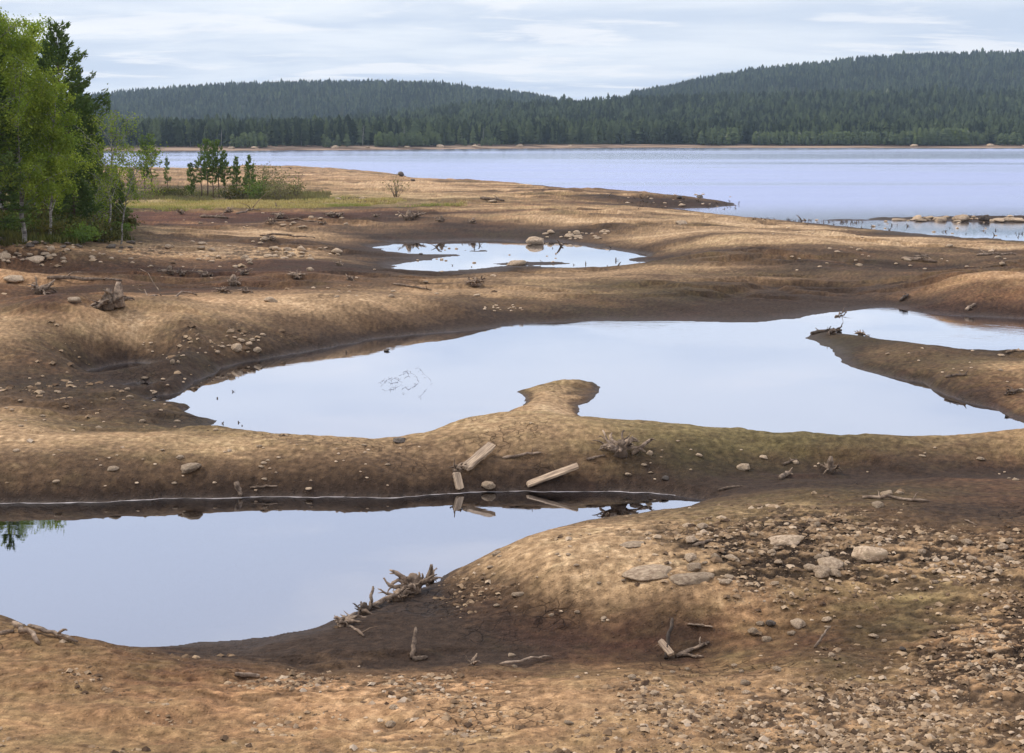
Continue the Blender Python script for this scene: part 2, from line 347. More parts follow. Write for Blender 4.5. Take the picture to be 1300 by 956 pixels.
# soil: (px, py, dry, red, moss, gravel)   where along the ground the sand is dry and pale, rusty, mossy, stony
SO = []
def S(*pts):
    for (px, py, a, b, c, g) in pts:
        x, y = quick(px, py); SO.append((x, y, a, b, c, g))
S((-100, 560, .75, .1, .1, .1), (50, 560, .8, .1, .1, .1), (150, 570, .7, .1, .1, .1), (50, 600, .5, .1, .1, .1), (200, 600, .45, .1, .1, .15), (0, 630, .15, 0, 0, 0), (200, 626, .15, 0, 0, 0), (400, 622, .15, 0, 0, 0),
  (300, 570, .75, .1, .2, .1), (400, 585, .5, .1, .1, .1), (500, 590, .45, .1, .1, .1), (500, 615, .2, .1, 0, 0), (620, 600, .35, .1, .1, .1), (600, 550, .75, .1, .1, .1), (700, 545, .75, .1, .1, .1), (700, 580, .45, .1, .2, .1), (640, 575, .55, .1, .2, .1),
  (700, 607, .15, .1, .0, 0), (300, 618, .2, 0, 0, 0), (300, 600, .4, .1, .1, .1), (420, 605, .35, .1, .1, .1), (520, 603, .35, .1, .1, .1), (100, 612, .3, .1, .1, .1), (0, 612, .3, .1, .1, .1), (620, 612, .2, .1, .1, 0), (800, 612, .15, .1, .1, 0), (800, 570, .35, .1, .5, .1), (780, 600, .35, .2, .3, .1), (900, 560, .45, .1, .8, .1), (1000, 562, .5, .2, .9, .1), (900, 590, .2, .1, .5, 0), (950, 605, .12, .1, .2, 0), (1100, 570, .45, .1, .6, .1), (1200, 565, .6, .2, .3, .1), (1290, 570, .65, .4, .2, .1),
  (1100, 590, .1, .1, .2, 0), (1250, 595, .1, .2, .1, 0), (1000, 590, .15, .1, .4, .1), (1400, 580, .5, .3, .2, .1),
  (650, 710, .95, .1, .1, .3), (720, 700, 1., .1, .1, .3), (800, 690, .95, .15, .1, .55), (900, 650, .65, .1, .5, .4), (1000, 640, .6, .1, .5, .5), (1100, 640, .4, .1, .5, .3), (1250, 640, .2, .3, .1, .1), (1200, 660, .3, .2, .2, .3), (1150, 625, .35, .2, .4, .3),
  (1250, 610, .2, .3, .1, .1), (1060, 665, .7, .1, .2, 1.), (1000, 690, .75, .1, .1, 1.), (1100, 700, .75, .1, .1, 1.), (1200, 700, .75, .1, .1, .9), (900, 690, .75, .1, .1, 1.), (950, 720, .7, .1, .1, 1.), (1280, 710, .7, .2, .1, .9),
  (700, 740, .95, .15, .1, .35), (780, 735, 1., .15, .1, .3), (800, 760, .9, .3, .1, .3), (900, 760, .9, .5, .1, .4), (950, 780, .8, .6, .1, .4), (1100, 740, .8, .4, .4, .7), (1200, 750, .75, .3, .6, .6), (1280, 755, .8, .4, .4, .8), (600, 745, .5, .2, .1, .7), (640, 765, .25, .2, .1, .5),
  (600, 790, .1, .1, 0, .1), (700, 790, .18, .4, 0, .3), (800, 800, .2, .5, .1, .2), (880, 800, .15, .3, .1, .1), (450, 830, .1, 0, 0, .1), (600, 835, .12, .1, 0, 0), (300, 835, .15, 0, 0, .2), (750, 840, .6, .6, .1, .2), (700, 855, .6, .5, .3, .3), (900, 840, .4, .4, .3, .2),
  (1000, 800, .5, .6, .3, .4), (1050, 815, .3, .7, .3, .2), (1150, 795, .4, .3, .7, .5), (1250, 810, .85, .4, .1, .9), (1200, 840, .8, .4, .2, .9), (1050, 845, .5, .3, .5, .5), (1280, 860, .7, .4, .2, .8), (1000, 855, .8, .4, .2, .6),
  (0, 850, .6, .7, .3, .4), (100, 850, .6, .8, .3, .4), (250, 862, .5, .8, .3, .4), (400, 864, .8, .6, .2, .7), (550, 864, .85, .6, .1, .7), (90, 805, .5, .5, .3, .2), (200, 900, .6, .7, .3, .25), (600, 900, .8, .5, .2, .4), (1000, 900, .8, .4, .2, .8), (1300, 900, .8, .4, .2, .8), (0, 940, .7, .6, .3, .3), (700, 950, .8, .5, .2, .5),
  (0, 400, .85, .2, .1, .2), (0, 430, .75, .2, .1, .2), (100, 405, .8, .2, .1, .2), (200, 395, .8, .2, .1, .2), (200, 420, .7, .1, .1, .4), (100, 445, .35, .2, .3, .6), (175, 434, .95, .1, .1, .3), (120, 436, .8, .1, .2, .5), (230, 436, .4, .1, .2, .8), (70, 452, .35, .2, .2, .6), (150, 455, .1, 0, 0, .2), (120, 470, .05, 0, 0, .2), (0, 480, .25, .1, .1, .4), (50, 490, .15, .1, .1, .6), (100, 500, .12, .1, .1, .6), (180, 490, .1, .1, .1, .2), (200, 515, .3, .1, .4, .3), (240, 530, .3, .1, .4, .2),
  (30, 525, .8, .1, .1, .1), (90, 540, .45, .1, .2, .3), (180, 545, .35, .1, .3, .4), (300, 400, .8, .2, .1, .3), (270, 430, .5, .1, .2, .5), (330, 425, .4, .1, .2, .6), (400, 390, .8, .1, .1, .1), (400, 415, .55, .1, .1, .1), (420, 432, .1, 0, 0, 0), (500, 385, .7, .1, .1, .1), (500, 408, .35, .1, .1, 0), (600, 380, .6, .1, .1, .1), (600, 405, .12, 0, 0, .2), (580, 365, .75, .1, .1, .1),
  (700, 365, .65, .1, .2, .1), (700, 385, .4, .1, .1, .1), (700, 400, .1, .1, 0, 0), (800, 360, .5, .1, .3, .1), (850, 380, .12, .1, .2, 0), (950, 360, .3, .1, .2, .1), (950, 390, .02, .1, 0, 0), (1050, 380, .04, .1, 0, 0), (1100, 355, .25, .2, .2, .1), (1000, 400, .02, .1, 0, 0), (880, 400, .04, .2, 0, 0),
  (750, 350, .7, .1, .1, .1), (850, 340, .5, .1, .2, .1), (900, 325, .6, .1, .1, .1), (1000, 340, .4, .2, .2, .2), (1100, 330, .3, .2, .2, .2), (1200, 345, .25, .3, .1, .3), (1250, 352, .55, .5, .1, .2), (1300, 350, .6, .5, .1, .2), (1220, 370, .35, .6, .2, .1), (1300, 380, .3, .6, .1, .1), (1200, 388, .1, .3, .1, .1),
  (1150, 445, .35, .1, .3, .2), (1100, 440, .3, .1, .3, .2), (1200, 458, .4, .1, .3, .2), (1250, 462, .75, .2, .1, .1), (1300, 465, .75, .2, .1, .1), (1250, 490, .3, .3, .1, .1), (1150, 470, .4, .3, .2, .2), (1260, 447, .2, .1, .2, .1), (1290, 495, .6, .5, .1, .1), (1060, 428, .3, .1, .4, .1), (1230, 500, .15, .1, .1, .1),
  (700, 505, 1., .1, .3, .2), (710, 490, 1., .1, .35, .2), (740, 500, .9, .1, .2, .2),
  (0, 320, .8, .6, 0, .8), (60, 325, .85, .5, 0, .8), (150, 312, .85, .3, 0, .8), (250, 318, .85, .4, 0, .7), (200, 330, .75, .5, .1, .6), (100, 345, .4, .5, .1, .4), (0, 345, .75, .7, .1, .5), (50, 360, .5, .5, .2, .2), (200, 358, .3, .5, .1, .3), (300, 345, .3, .6, .1, .3), (60, 385, .1, .6, .1, .2), (100, 372, .2, .5, .1, .2), (300, 368, .35, .5, .1, .2), (400, 350, .35, .5, .1, .2), (400, 330, .3, .4, .1, .4), (370, 322, .85, .3, .1, .8), (300, 310, .5, .3, .1, .4), (400, 310, .35, .3, .1, .3), (440, 322, .1, .1, 0, .2), (480, 340, .05, 0, 0, 0), (470, 300, .15, .1, 0, .2), (560, 300, .1, .2, 0, .1),
  (300, 296, .75, .2, .1, .2), (400, 293, .75, .2, .1, .3), (500, 291, .6, .2, .1, .3), (300, 280, .08, .5, 0, .1), (400, 282, .08, .4, 0, .1), (200, 280, .25, 1., 0, .1), (300, 270, .3, 1., 0, .1), (200, 270, .4, 1., 0, .1), (400, 270, .25, .8, 0, .1), (500, 278, .1, .3, 0, .2), (600, 283, .15, .3, .1, .2), (500, 270, .2, .5, .1, .1),
  (200, 297, .6, .2, .1, .4), (230, 290, .5, .3, .1, .3), (650, 295, .2, .2, .1, .4), (600, 278, .5, .3, .2, .1), (700, 272, .8, .2, .1, .1), (600, 268, .75, .4, .2, .1), (750, 280, .75, .2, .1, .1), (740, 300, .3, .1, .1, .3), (800, 300, .6, .1, .1, .2), (850, 300, .85, .1, .1, .1), (900, 290, .85, .1, .1, .1), (900, 310, .8, .1, .1, .1), (850, 325, .3, .1, .1, .2), (1000, 290, .85, .1, .1, .1), (1000, 310, .75, .1, .1, .1), (1100, 300, .8, .1, .1, .1), (1200, 310, .75, .2, .1, .2), (1300, 315, .7, .2, .1, .3), (1250, 325, .4, .2, .1, .3), (1100, 318, .5, .2, .1, .1), (1000, 325, .5, .2, .1, .1),
  (300, 262, .6, .2, .9, .0), (200, 262, .6, .2, .9, .0), (400, 262, .65, .2, .8, .0), (500, 262, .6, .3, .6, 0), (250, 250, .5, .2, .9, 0), (150, 265, .4, .2, .9, 0), (600, 258, .7, .4, .3, 0), (700, 258, .6, .4, .3, 0), (800, 258, .4, .3, .2, 0), (850, 261, .2, .2, .1, .1), (760, 252, .5, .3, .2, 0), (650, 246, .7, .3, .2, 0), (550, 243, .75, .3, .2, 0), (450, 240, .7, .3, .2, 0), (350, 240, .6, .3, .4, 0), (400, 230, .8, .4, .1, 0), (450, 222, .8, .3, .1, 0), (300, 225, .8, .4, .1, 0), (200, 225, .7, .4, .2, 0), (500, 232, .8, .3, .1, 0), (150, 250, .4, .2, 1., 0), (900, 276, .8, .2, .1, .1), (800, 272, .7, .2, .1, .1),
  (0, 302, .15, .1, 1., .1), (60, 302, .15, .1, 1., .1), (120, 297, .2, .1, .9, .1), (-100, 305, .15, .1, 1., .1), (-300, 300, .15, .1, 1., .1), (0, 280, .1, .1, 1, 0), (60, 270, .1, .1, 1, 0), (-200, 260, .1, .1, 1., 0), (0, 250, .2, .1, 1., 0), (-100, 330, .7, .5, 0, .6), (150, 300, .4, .1, .5, .4),
  (1200, 279, .3, .1, .1, .3), (1500, 700, .8, .3, .3, .6), (1500, 500, .6, .3, .3, .2), (1600, 330, .6, .3, .3, .2), (-300, 560, .7, .2, .2, .2), (-300, 450, .6, .2, .2, .3), (-300, 850, .6, .6, .3, .4))
SO = np.array(SO)
su, sv = warp_xy(SO[:, 0], SO[:, 1])
SW = rbf_fit(np.stack([su, sv], 1), SO[:, 2:], c=0.012)

# ------------------------------------------------------------------ terrain grid (fan that is fine ahead of the viewer and coarse beside)
ucore = np.linspace(-0.43, 0.43, 1180)
uside = 0.43 * np.exp(np.linspace(0, 1.5, 90)[1:])
UA = np.concatenate([-uside[::-1], ucore, uside])
pyr = np.concatenate([np.linspace(1400, 980, 120)[:-1], np.linspace(978, 560, 390), np.linspace(559, 400, 190), np.linspace(399.2, 262, 210), np.linspace(261.3, 211, 90)])
Dr = CAMZ / ((pyr - HOR) / F)
Dr = Dr * 1.0
DA = np.concatenate([np.exp(np.linspace(math.log(1.5), math.log(Dr[0]), 60))[:-1], Dr, np.exp(np.linspace(math.log(Dr[-1]), math.log(4400), 40))[1:]])
VA = np.log(DA)

step = 3
us = UA[::step]; us = np.append(us, UA[-1]) if us[-1] != UA[-1] else us
vs = VA[::step]; vs = np.append(vs, VA[-1]) if vs[-1] != VA[-1] else vs
Uc, Vc = np.meshgrid(us, vs)
dc = shore(Uc, Vc) / np.exp(Vc)
Vr = np.clip(Vc, None, math.log(330)); Ur = np.clip(Uc, -0.7, 0.7)
hc = rbf_eval(np.stack([hu, hv], 1), HW, Ur, Vr)
sc_ = rbf_eval(np.stack([su, sv], 1), SW, np.clip(Uc, -.5, .5), np.clip(Vc, math.log(14), math.log(300)), c=0.012)

def upsample(A):
    iu = np.interp(UA, us, np.arange(len(us))); iv = np.interp(VA, vs, np.arange(len(vs)))
    i0 = np.clip(np.floor(iu).astype(int), 0, len(us) - 2); j0 = np.clip(np.floor(iv).astype(int), 0, len(vs) - 2)
    fu = (iu - i0)[None, :]; fv = (iv - j0)[:, None]
    if A.ndim == 3: fu = fu[..., None]; fv = fv[..., None]
    a = A[j0][:, i0]; b = A[j0][:, i0 + 1]; c = A[j0 + 1][:, i0]; d = A[j0 + 1][:, i0 + 1]
    return (a * (1 - fu) + b * fu) * (1 - fv) + (c * (1 - fu) + d * fu) * fv

U, V = np.meshgrid(UA, VA)
D = np.exp(V)
X = U * D; Y = D
d = upsample(dc) * D
Hh = upsample(hc)
SOIL = np.clip(upsample(sc_), 0, 1)
# irregular water's edge
far = np.clip(D / 30, .5, 5)
d = d + fbm(X, Y, 1.7, 4, 3) * 0.14 * np.clip(D / 25, 1, 4) + fbm(X, Y, .35, 2, 5) * 0.03
d = d + fbm(X, Y, 3.0, 4, 6, .65) * .9 * sstep(62, 68, D) * (1 - sstep(92, 100, D)) * np.exp(-np.abs(d) / 1.6)
Hh = np.clip(Hh, 0.06, None)
Lz = Lof(D)
land = d > 0
Z = np.where(land, Hh * sprof(d, D), np.maximum(d * 0.25, -0.35 - 0.0025 * D))
Z = np.maximum(Z, -1.6)
inl = sstep(0.0, 1.0, d / (Lz * 1.2))
relief = fbm(X, Y, 6.0, 3, 11) * 0.14 * np.clip(D / 40, .5, 1.2) + fbm(X, Y, 1.6, 4, 13) * 0.05 + fbm(X, Y, .45, 3, 19) * 0.010
gr = SOIL[..., 3]
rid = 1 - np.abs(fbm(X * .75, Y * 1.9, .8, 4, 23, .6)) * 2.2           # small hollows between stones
stony = fbm(X, Y, .16, 3, 29)
Z = Z + inl * relief + inl * gr * (stony * 0.035 - 0.05 * sstep(.55, 1.0, rid))
# low eroded scarps
scarp = fbm(X, Y * 2.2, 3.2, 3, 41)
Z = Z + inl * 0.10 * np.tanh(scarp * 9) * sstep(-.2, .5, fbm(X, Y, 9, 2, 43)) * np.clip(D / 45, .5, 1.6)
Z = np.where(land, np.maximum(Z, 0.012 + 0.0 * d), Z)
Zland = Z

# ---------------- soil colour, the same wherever the light comes from
def lerp(a, b, t): return a + (b - a) * t[..., None]
dry = SOIL[..., 0]; red = SOIL[..., 1]; moss = SOIL[..., 2]
st = np.clip(D / 30, 1, 8)
n1 = fbm(X, Y * 1.5, 2.4, 5, 51); n2 = fbm(X, Y * 1.3, .5, 4, 57); n3 = fbm(X, Y * 2.0, 9.0, 4, 61); n4 = fbm(X, Y, .14, 2, 67)
nf = fbm(X, Y * 3.2, 14., 5, 71)
wet = np.exp(-np.maximum(Z - 0.02, 0) / (0.055 + 0.0006 * D))        # splash zone just above the water
nb = fbm(X * .38, Y * 1.5, 9., 5, 73)
dr = dry * .97 - .04 + n1 * .20 + n2 * .05 + n4 * .08 + nf * .2 * np.clip(D / 60, .45, 1.2) + nb * .55 * sstep(35, 70, D) - 0.75 * wet
ring = np.sin((Z + .015 * n1) * 75) * np.exp(-Z / .5) * np.clip(1 - D / 70, 0, 1)      # old waterlines left as the level fell
dr = dr + .10 * ring - .10 * (np.abs(ring) > .93)
dr = np.clip(dr, 0, 1)
c_mud = np.array([.040, .025, .016]); c_brown = np.array([.105, .064, .034]); c_tan = np.array([.335, .218, .114]); c_pale = np.array([.56, .40, .235])
base = np.where((dr < .45)[..., None], lerp(c_mud, c_brown, sstep(0, .45, dr)), lerp(c_brown, c_tan, sstep(.4, .86, dr)))
base = lerp(base, c_pale, sstep(.76, 1.1, dr + n2 * .12 + n4 * .1) * .75)
redc = lerp(np.array([.085, .03, .016]), np.array([.42, .215, .095]), sstep(.1, .95, dr))
base = lerp(base, redc, np.clip((red - .18) * .95 + n1 * .3, 0, .8))
mossc = lerp(np.array([.05, .042, .016]), np.array([.26, .20, .085]), sstep(.1, .9, dr))
base = lerp(base, mossc, np.clip((moss - .12) * 1.1 + n3 * .4 + n2 * .3, 0, .85))
# peaty hollows between stones
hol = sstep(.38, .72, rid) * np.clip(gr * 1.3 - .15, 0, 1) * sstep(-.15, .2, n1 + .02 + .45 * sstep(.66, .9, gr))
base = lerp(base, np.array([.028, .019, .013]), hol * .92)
base = base * (1 + n4[..., None] * .3 + n2[..., None] * .05)
underwater = (Z < 0)[..., None]
base = np.where(underwater, np.array([.07, .05, .038]), base)
base = np.clip(base, .008, .8)
soil = np.concatenate([base, (np.clip(1 - dr, 0, 1) * .6 + wet * .6)[..., None]], -1)

nr, nc = X.shape
V3 = np.stack([X, Y, Z], -1).reshape(-1, 3)
ii = np.arange(nr * nc).reshape(nr, nc)
quads = np.stack([ii[:-1, :-1], ii[:-1, 1:], ii[1:, 1:], ii[1:, :-1]], -1).reshape(-1, 4)

def ground_z(x, y):
    x = np.atleast_1d(np.asarray(x, float)); y = np.atleast_1d(np.asarray(y, float))
    y = np.maximum(y, 1.6)
    iu = np.interp(x / y, UA, np.arange(nc)); iv = np.interp(np.log(y), VA, np.arange(nr))
    i0 = np.clip(iu.astype(int), 0, nc - 2); j0 = np.clip(iv.astype(int), 0, nr - 2)
    fu = iu - i0; fv = iv - j0
    return (Z[j0, i0] * (1 - fu) + Z[j0, i0 + 1] * fu) * (1 - fv) + (Z[j0 + 1, i0] * (1 - fu) + Z[j0 + 1, i0 + 1] * fu) * fv
def field(A, x, y):
    i = np.clip(np.round(np.interp(x / y, UA, np.arange(nc))).astype(int), 0, nc - 1)
    j = np.clip(np.round(np.interp(np.log(np.maximum(y, 1.6)), VA, np.arange(nr))).astype(int), 0, nr - 1)
    return A[j, i]

def gp(px, py):
    """the spot on the ground (or water) where the view ray through a photograph pixel lands"""
    dr_ = ray(px, py)
    t = np.exp(np.linspace(math.log(9), math.log(900), 3000)) / dr_[1]
    x = dr_[0] * t; y = dr_[1] * t; z = CAMZ + dr_[2] * t
    g = np.maximum(ground_z(x, y), 0.0)
    k = np.argmax(z <= g)
    if z[k] > g[k]: k = len(t) - 1
    return Vector((x[k], y[k], g[k]))

# ================================================================== MATERIALS
def ground_material():
    m, nt, out = new_mat('soil'); q = NT(nt)
    at = q.n('ShaderNodeAttribute', attribute_name='soil')
    geo = q.n('ShaderNodeNewGeometry'); pos = geo.outputs['Position']
    fine = q.noise(pos, 9.0, 6, .65); grit = q.noise(pos, 38.0, 3, .7); mid = q.noise(pos, 1.8, 5, .6)
    vor = q.n('ShaderNodeTexVoronoi', feature='F1'); q.l(pos, vor.inputs['Vector']); vor.inputs['Scale'].default_value = 14.0
    peb = q.mapr(vor.outputs['Distance'], .10, .42, 1.0, 0.0)
    cr = q.n('ShaderNodeTexVoronoi', feature='DISTANCE_TO_EDGE')
    wv = q.n('ShaderNodeVectorMath', operation='ADD')
    q.l(pos, wv.inputs[0]); 
    nz = q.n('ShaderNodeTexNoise'); nz.inputs['Scale'].default_value = 3.0; q.l(pos, nz.inputs['Vector'])
    sc = q.n('ShaderNodeVectorMath', operation='SCALE'); q.l(nz.outputs['Color'], sc.inputs[0]); sc.inputs['Scale'].default_value = .35
    q.l(sc.outputs[0], wv.inputs[1]); q.l(wv.outputs[0], cr.inputs['Vector']); cr.inputs['Scale'].default_value = 4.2
    crack = q.mapr(cr.outputs['Distance'], 0.0, .06, 1.0, 0.0)
    cmask = q.mapr(q.noise(pos, .35, 3, .5), .56, .64)
    crk = q.math('MULTIPLY', crack, cmask)
    col = q.mix(q.mapr(fine, .3, .7), q.mix(1.0, at.outputs['Color'], (.70, .67, .64), 'MULTIPLY'), q.mix(1.0, at.outputs['Color'], (1.24, 1.22, 1.2), 'MULTIPLY'))
    col = q.mix(q.mapr(grit, .35, .7, 0.0, .55), col, q.mix(1.0, col, (1.45, 1.42, 1.4), 'MULTIPLY'))
    col = q.mix(q.mapr(grit, .42, .25, 0.0, .6), col, q.mix(1.0, col, (.5, .46, .44), 'MULTIPLY'))
    v2 = q.n('ShaderNodeTexVoronoi', feature='F1'); q.l(pos, v2.inputs['Vector']); v2.inputs['Scale'].default_value = 26.0
    sv_ = q.n('ShaderNodeSeparateColor'); q.l(v2.outputs['Color'], sv_.inputs[0])
    grain = q.math('MULTIPLY', q.mapr(v2.outputs['Distance'], .28, .16), q.mapr(sv_.outputs[0], .55, .75))
    darkg = q.math('MULTIPLY', q.mapr(v2.outputs['Distance'], .34, .2), q.mapr(sv_.outputs[0], .32, .2))
    col = q.mix(q.math('MULTIPLY', grain, .7), col, q.mix(1.0, col, (1.65, 1.65, 1.65), 'MULTIPLY'))
    col = q.mix(q.math('MULTIPLY', darkg, .7), col, q.mix(1.0, col, (.4, .37, .35), 'MULTIPLY'))
    col = q.mix(q.math('MULTIPLY', crk, .75), col, q.mix(1.0, col, (.3, .26, .22), 'MULTIPLY'))
    p = q.n('ShaderNodeBsdfPrincipled')
    q.l(col, p.inputs['Base Color'])
    wetf = at.outputs['Alpha']
    rough = q.mapr(wetf, .6, 1.15, .95, .62)
    q.l(rough, p.inputs['Roughness'])
    p.inputs['Specular IOR Level'].default_value = .15
    hgt = q.math('ADD', q.math('MULTIPLY', fine, .026), q.math('MULTIPLY', grit, .019))
    hgt = q.math('ADD', hgt, q.math('MULTIPLY', mid, .022))
    hgt = q.math('ADD', hgt, q.math('MULTIPLY', peb, .014))
    hgt = q.math('SUBTRACT', hgt, q.math('MULTIPLY', crk, .02))
    b = q.n('ShaderNodeBump'); b.inputs['Strength'].default_value = .9; b.inputs['Distance'].default_value = 1.0
    q.l(hgt, b.inputs['Height']); q.l(b.outputs[0], p.inputs['Normal'])
    q.l(p.outputs[0], out.inputs[0])
    return m
M_ground = ground_material()
gm = mesh_np('ground', V3, quads, M_ground, True, vcol=soil.reshape(-1, 4))
gob = tag(link('ground', gm), kind='structure')

def plain_mat(name, c1, c2, scale, rough=.9, bump=.02, bscale=None, stretch=(1, 1, 1), c3=None, obj=True, spec=.3):
    m, nt, out = new_mat(name); q = NT(nt)
    tc = q.n('ShaderNodeTexCoord'); pos = tc.outputs['Object'] if obj else q.n('ShaderNodeNewGeometry').outputs['Position']
    oi = q.n('ShaderNodeObjectInfo')
    pv = q.mapping(pos, stretch)
    n = q.noise(pv, scale, 6, .65)
    col = q.mix(q.mapr(n, .32, .68), c1, c2)
    if c3 is not None: col = q.mix(q.mapr(q.noise(pv, scale * .35, 4, .6), .52, .62), col, c3)
    br = q.mapr(oi.outputs['Random'], 0, 1, .72, 1.2, smooth=False)
    cb = q.n('ShaderNodeCombineColor'); [q.l(br, cb.inputs[i]) for i in range(3)]
    col = q.mix(1.0, col, cb.outputs[0], 'MULTIPLY')
    p = q.n('ShaderNodeBsdfPrincipled'); q.l(col, p.inputs['Base Color']); p.inputs['Roughness'].default_value = rough
    p.inputs['Specular IOR Level'].default_value = spec
    b = q.n('ShaderNodeBump'); b.inputs['Distance'].default_value = bump; b.inputs['Strength'].default_value = .8
    q.l(q.noise(pv, (bscale or scale * 2), 5, .7), b.inputs['Height']); q.l(b.outputs[0], p.inputs['Normal'])
    q.l(p.outputs[0], out.inputs[0]); return m
M_rock = plain_mat('granite', (.27, .18, .11), (.62, .46, .30), 5.0, .9, .05, 12, c3=(.40, .29, .18))
M_rockdark = plain_mat('dark_granite', (.05, .04, .03), (.19, .14, .10), 5.0, .7, .05, 12)
M_wood = plain_mat('driftwood', (.085, .056, .037), (.40, .285, .19), 7.0, .9, .03, 24, stretch=(1, 1, 1), c3=(.17, .115, .075))
M_wooddark = plain_mat('wet_wood', (.045, .03, .02), (.16, .105, .065), 6.0, .7, .02, 20)
M_plank = plain_mat('plank_wood', (.17, .115, .075), (.54, .39, .25), 5.0, .85, .01, 14, stretch=(.5, 6, 6))
M_barkpine = plain_mat('pine_bark', (.06, .04, .03), (.17, .11, .075), 4.0, .9, .04, 12)
M_barkbirch = plain_mat('birch_bark', (.10, .08, .07), (.50, .46, .40), 3.0, .8, .02, 8, stretch=(1, 1, 4))
M_twig = plain_mat('twig', (.07, .05, .04), (.20, .15, .12), 8.0, .9, .01, 20)
M_deadtree = plain_mat('dead_trunk', (.12, .11, .10), (.26, .24, .22), 3.0, .9, .01, 8)

def foliage_mat(name, c1, c2, c3, transl=.35, scale=.5):
    m, nt, out = new_mat(name); q = NT(nt)
    at = q.n('ShaderNodeAttribute', attribute_name='tint')
    oi = q.n('ShaderNodeObjectInfo')
    tc = q.n('ShaderNodeTexCoord')
    n = q.noise(tc.outputs['Object'], scale, 3, .6)
    col = q.mix(at.outputs['Fac'], c1, c2)
    col = q.mix(q.mapr(n, .42, .62), col, c3)
    d = q.n('ShaderNodeBsdfDiffuse'); t = q.n('ShaderNodeBsdfTranslucent'); mx = q.n('ShaderNodeMixShader')
    q.l(col, d.inputs[0]); q.l(q.mix(1.0, col, (1.25, 1.3, .8), 'MULTIPLY'), t.inputs[0])
    mx.inputs[0].default_value = transl
    q.l(d.outputs[0], mx.inputs[1]); q.l(t.outputs[0], mx.inputs[2]); q.l(mx.outputs[0], out.inputs[0])
    return m
M_birch = foliage_mat('birch_leaves', (.11, .165, .026), (.39, .44, .07), (.17, .235, .035))
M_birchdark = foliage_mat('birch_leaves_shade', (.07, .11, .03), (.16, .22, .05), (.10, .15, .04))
M_pine = foliage_mat('pine_needles', (.055, .085, .025), (.15, .20, .055), (.08, .12, .035), .2)
M_yngpine = foliage_mat('young_pine_needles', (.07, .11, .03), (.19, .25, .06), (.10, .15, .04), .25)
M_under = foliage_mat('undergrowth_leaves', (.05, .06, .02), (.14, .14, .045), (.10, .085, .03), .25)
M_grass = foliage_mat('grass_blades', (.30, .23, .09), (.58, .46, .24), (.26, .26, .09), .3, .12)
M_willow = foliage_mat('willow_leaves', (.11, .11, .05), (.26, .24, .11), (.17, .14, .08), .3)

def forest_mat():
    m, nt, out = new_mat('conifer_forest'); q = NT(nt)
    at = q.n('ShaderNodeAttribute', attribute_name='tint')
    cr = q.n('ShaderNodeValToRGB'); q.l(at.outputs['Fac'], cr.inputs[0])
    e = cr.color_ramp.elements
    e[0].position = 0; e[0].color = (.018, .024, .014, 1)
    e[1].position = .6; e[1].color = (.085, .105, .050, 1)
    for p_, c_ in ((.80, (.085, .105, .042, 1)), (.9, (.10, .125, .035, 1)), (.97, (.34, .31, .28, 1)), (1.0, (.40, .36, .33, 1))):
        x = e.new(p_); x.color = c_
    d_ = q.n('ShaderNodeBsdfDiffuse'); q.l(cr.outputs[0], d_.inputs[0]); q.l(d_.outputs[0], out.inputs[0])
    return m
M_forest = forest_mat()

def water_mat():
    m, nt, out = new_mat('water'); q = NT(nt)
    geo = q.n('ShaderNodeNewGeometry'); pos = geo.outputs['Position']
    sx = q.n('ShaderNodeSeparateXYZ'); q.l(pos, sx.inputs[0])
    y = sx.outputs['Y']
    lakef = q.mapr(y, 90.0, 150.0)                       # open lake: wind ripples
    # breeze patch at the far side of the big pool
    br = q.math('MULTIPLY', q.math('MULTIPLY', q.mapr(y, 42.0, 47.0), q.mapr(y, 60.0, 56.0)), q.mapr(q.noise(pos, .12, 3, .6), .38, .62))
    streak = q.noise(q.mapping(pos, (.0030, .012, 1), rot=(0, 0, .06)), 1.0, 7, .62, .6)
    streakf = q.mapr(q.math('ADD', streak, q.mapr(y, 120, 560, .08, -.06)), .34, .68)
    amp = q.math('ADD', q.math('MULTIPLY', lakef, q.mapr(streakf, 0, 1, .13, .32)), q.math('MULTIPLY', br, .045))
    amp = q.math('ADD', amp, q.mapr(q.noise(pos, .25, 3, .6), .45, .65, .001, .006))
    wv = q.noise(q.mapping(pos, (.8, 2.0, 1)), 1.6, 4, .6)
    bp = q.n('ShaderNodeBump'); bp.inputs['Distance'].default_value = .25
    q.l(amp, bp.inputs['Strength']); q.l(wv, bp.inputs['Height'])
    fr = q.n('ShaderNodeFresnel'); fr.inputs['IOR'].default_value = 2.1; q.l(bp.outputs[0], fr.inputs['Normal'])
    fac = q.mapr(fr.outputs[0], 0.0, .56, .12, .97, smooth=False)
    gl = q.n('ShaderNodeBsdfGlossy'); q.l(q.mix(lakef, (.93, .95, 1.0), q.mix(streakf, (.86, .90, 1.0), (.66, .69, .86))), gl.inputs['Color'])
    q.l(q.math('ADD', q.math('MULTIPLY', lakef, q.mapr(streakf, 0, 1, .12, .22)), .012), gl.inputs['Roughness']); q.l(bp.outputs[0], gl.inputs['Normal'])
    tr = q.n('ShaderNodeBsdfTransparent'); tr.inputs[0].default_value = (.52, .44, .38, 1)
    body = q.n('ShaderNodeBsdfDiffuse'); body.inputs[0].default_value = (.16, .175, .28, 1)
    mb = q.n('ShaderNodeMixShader'); q.l(q.mapr(lakef, 0, 1, .0, 1.0), mb.inputs[0]); q.l(tr.outputs[0], mb.inputs[1]); q.l(body.outputs[0], mb.inputs[2])
    mx = q.n('ShaderNodeMixShader'); q.l(fac, mx.inputs[0]); q.l(mb.outputs[0], mx.inputs[1]); q.l(gl.outputs[0], mx.inputs[2])
    q.l(mx.outputs[0], out.inputs[0])
    return m
M_water = water_mat()
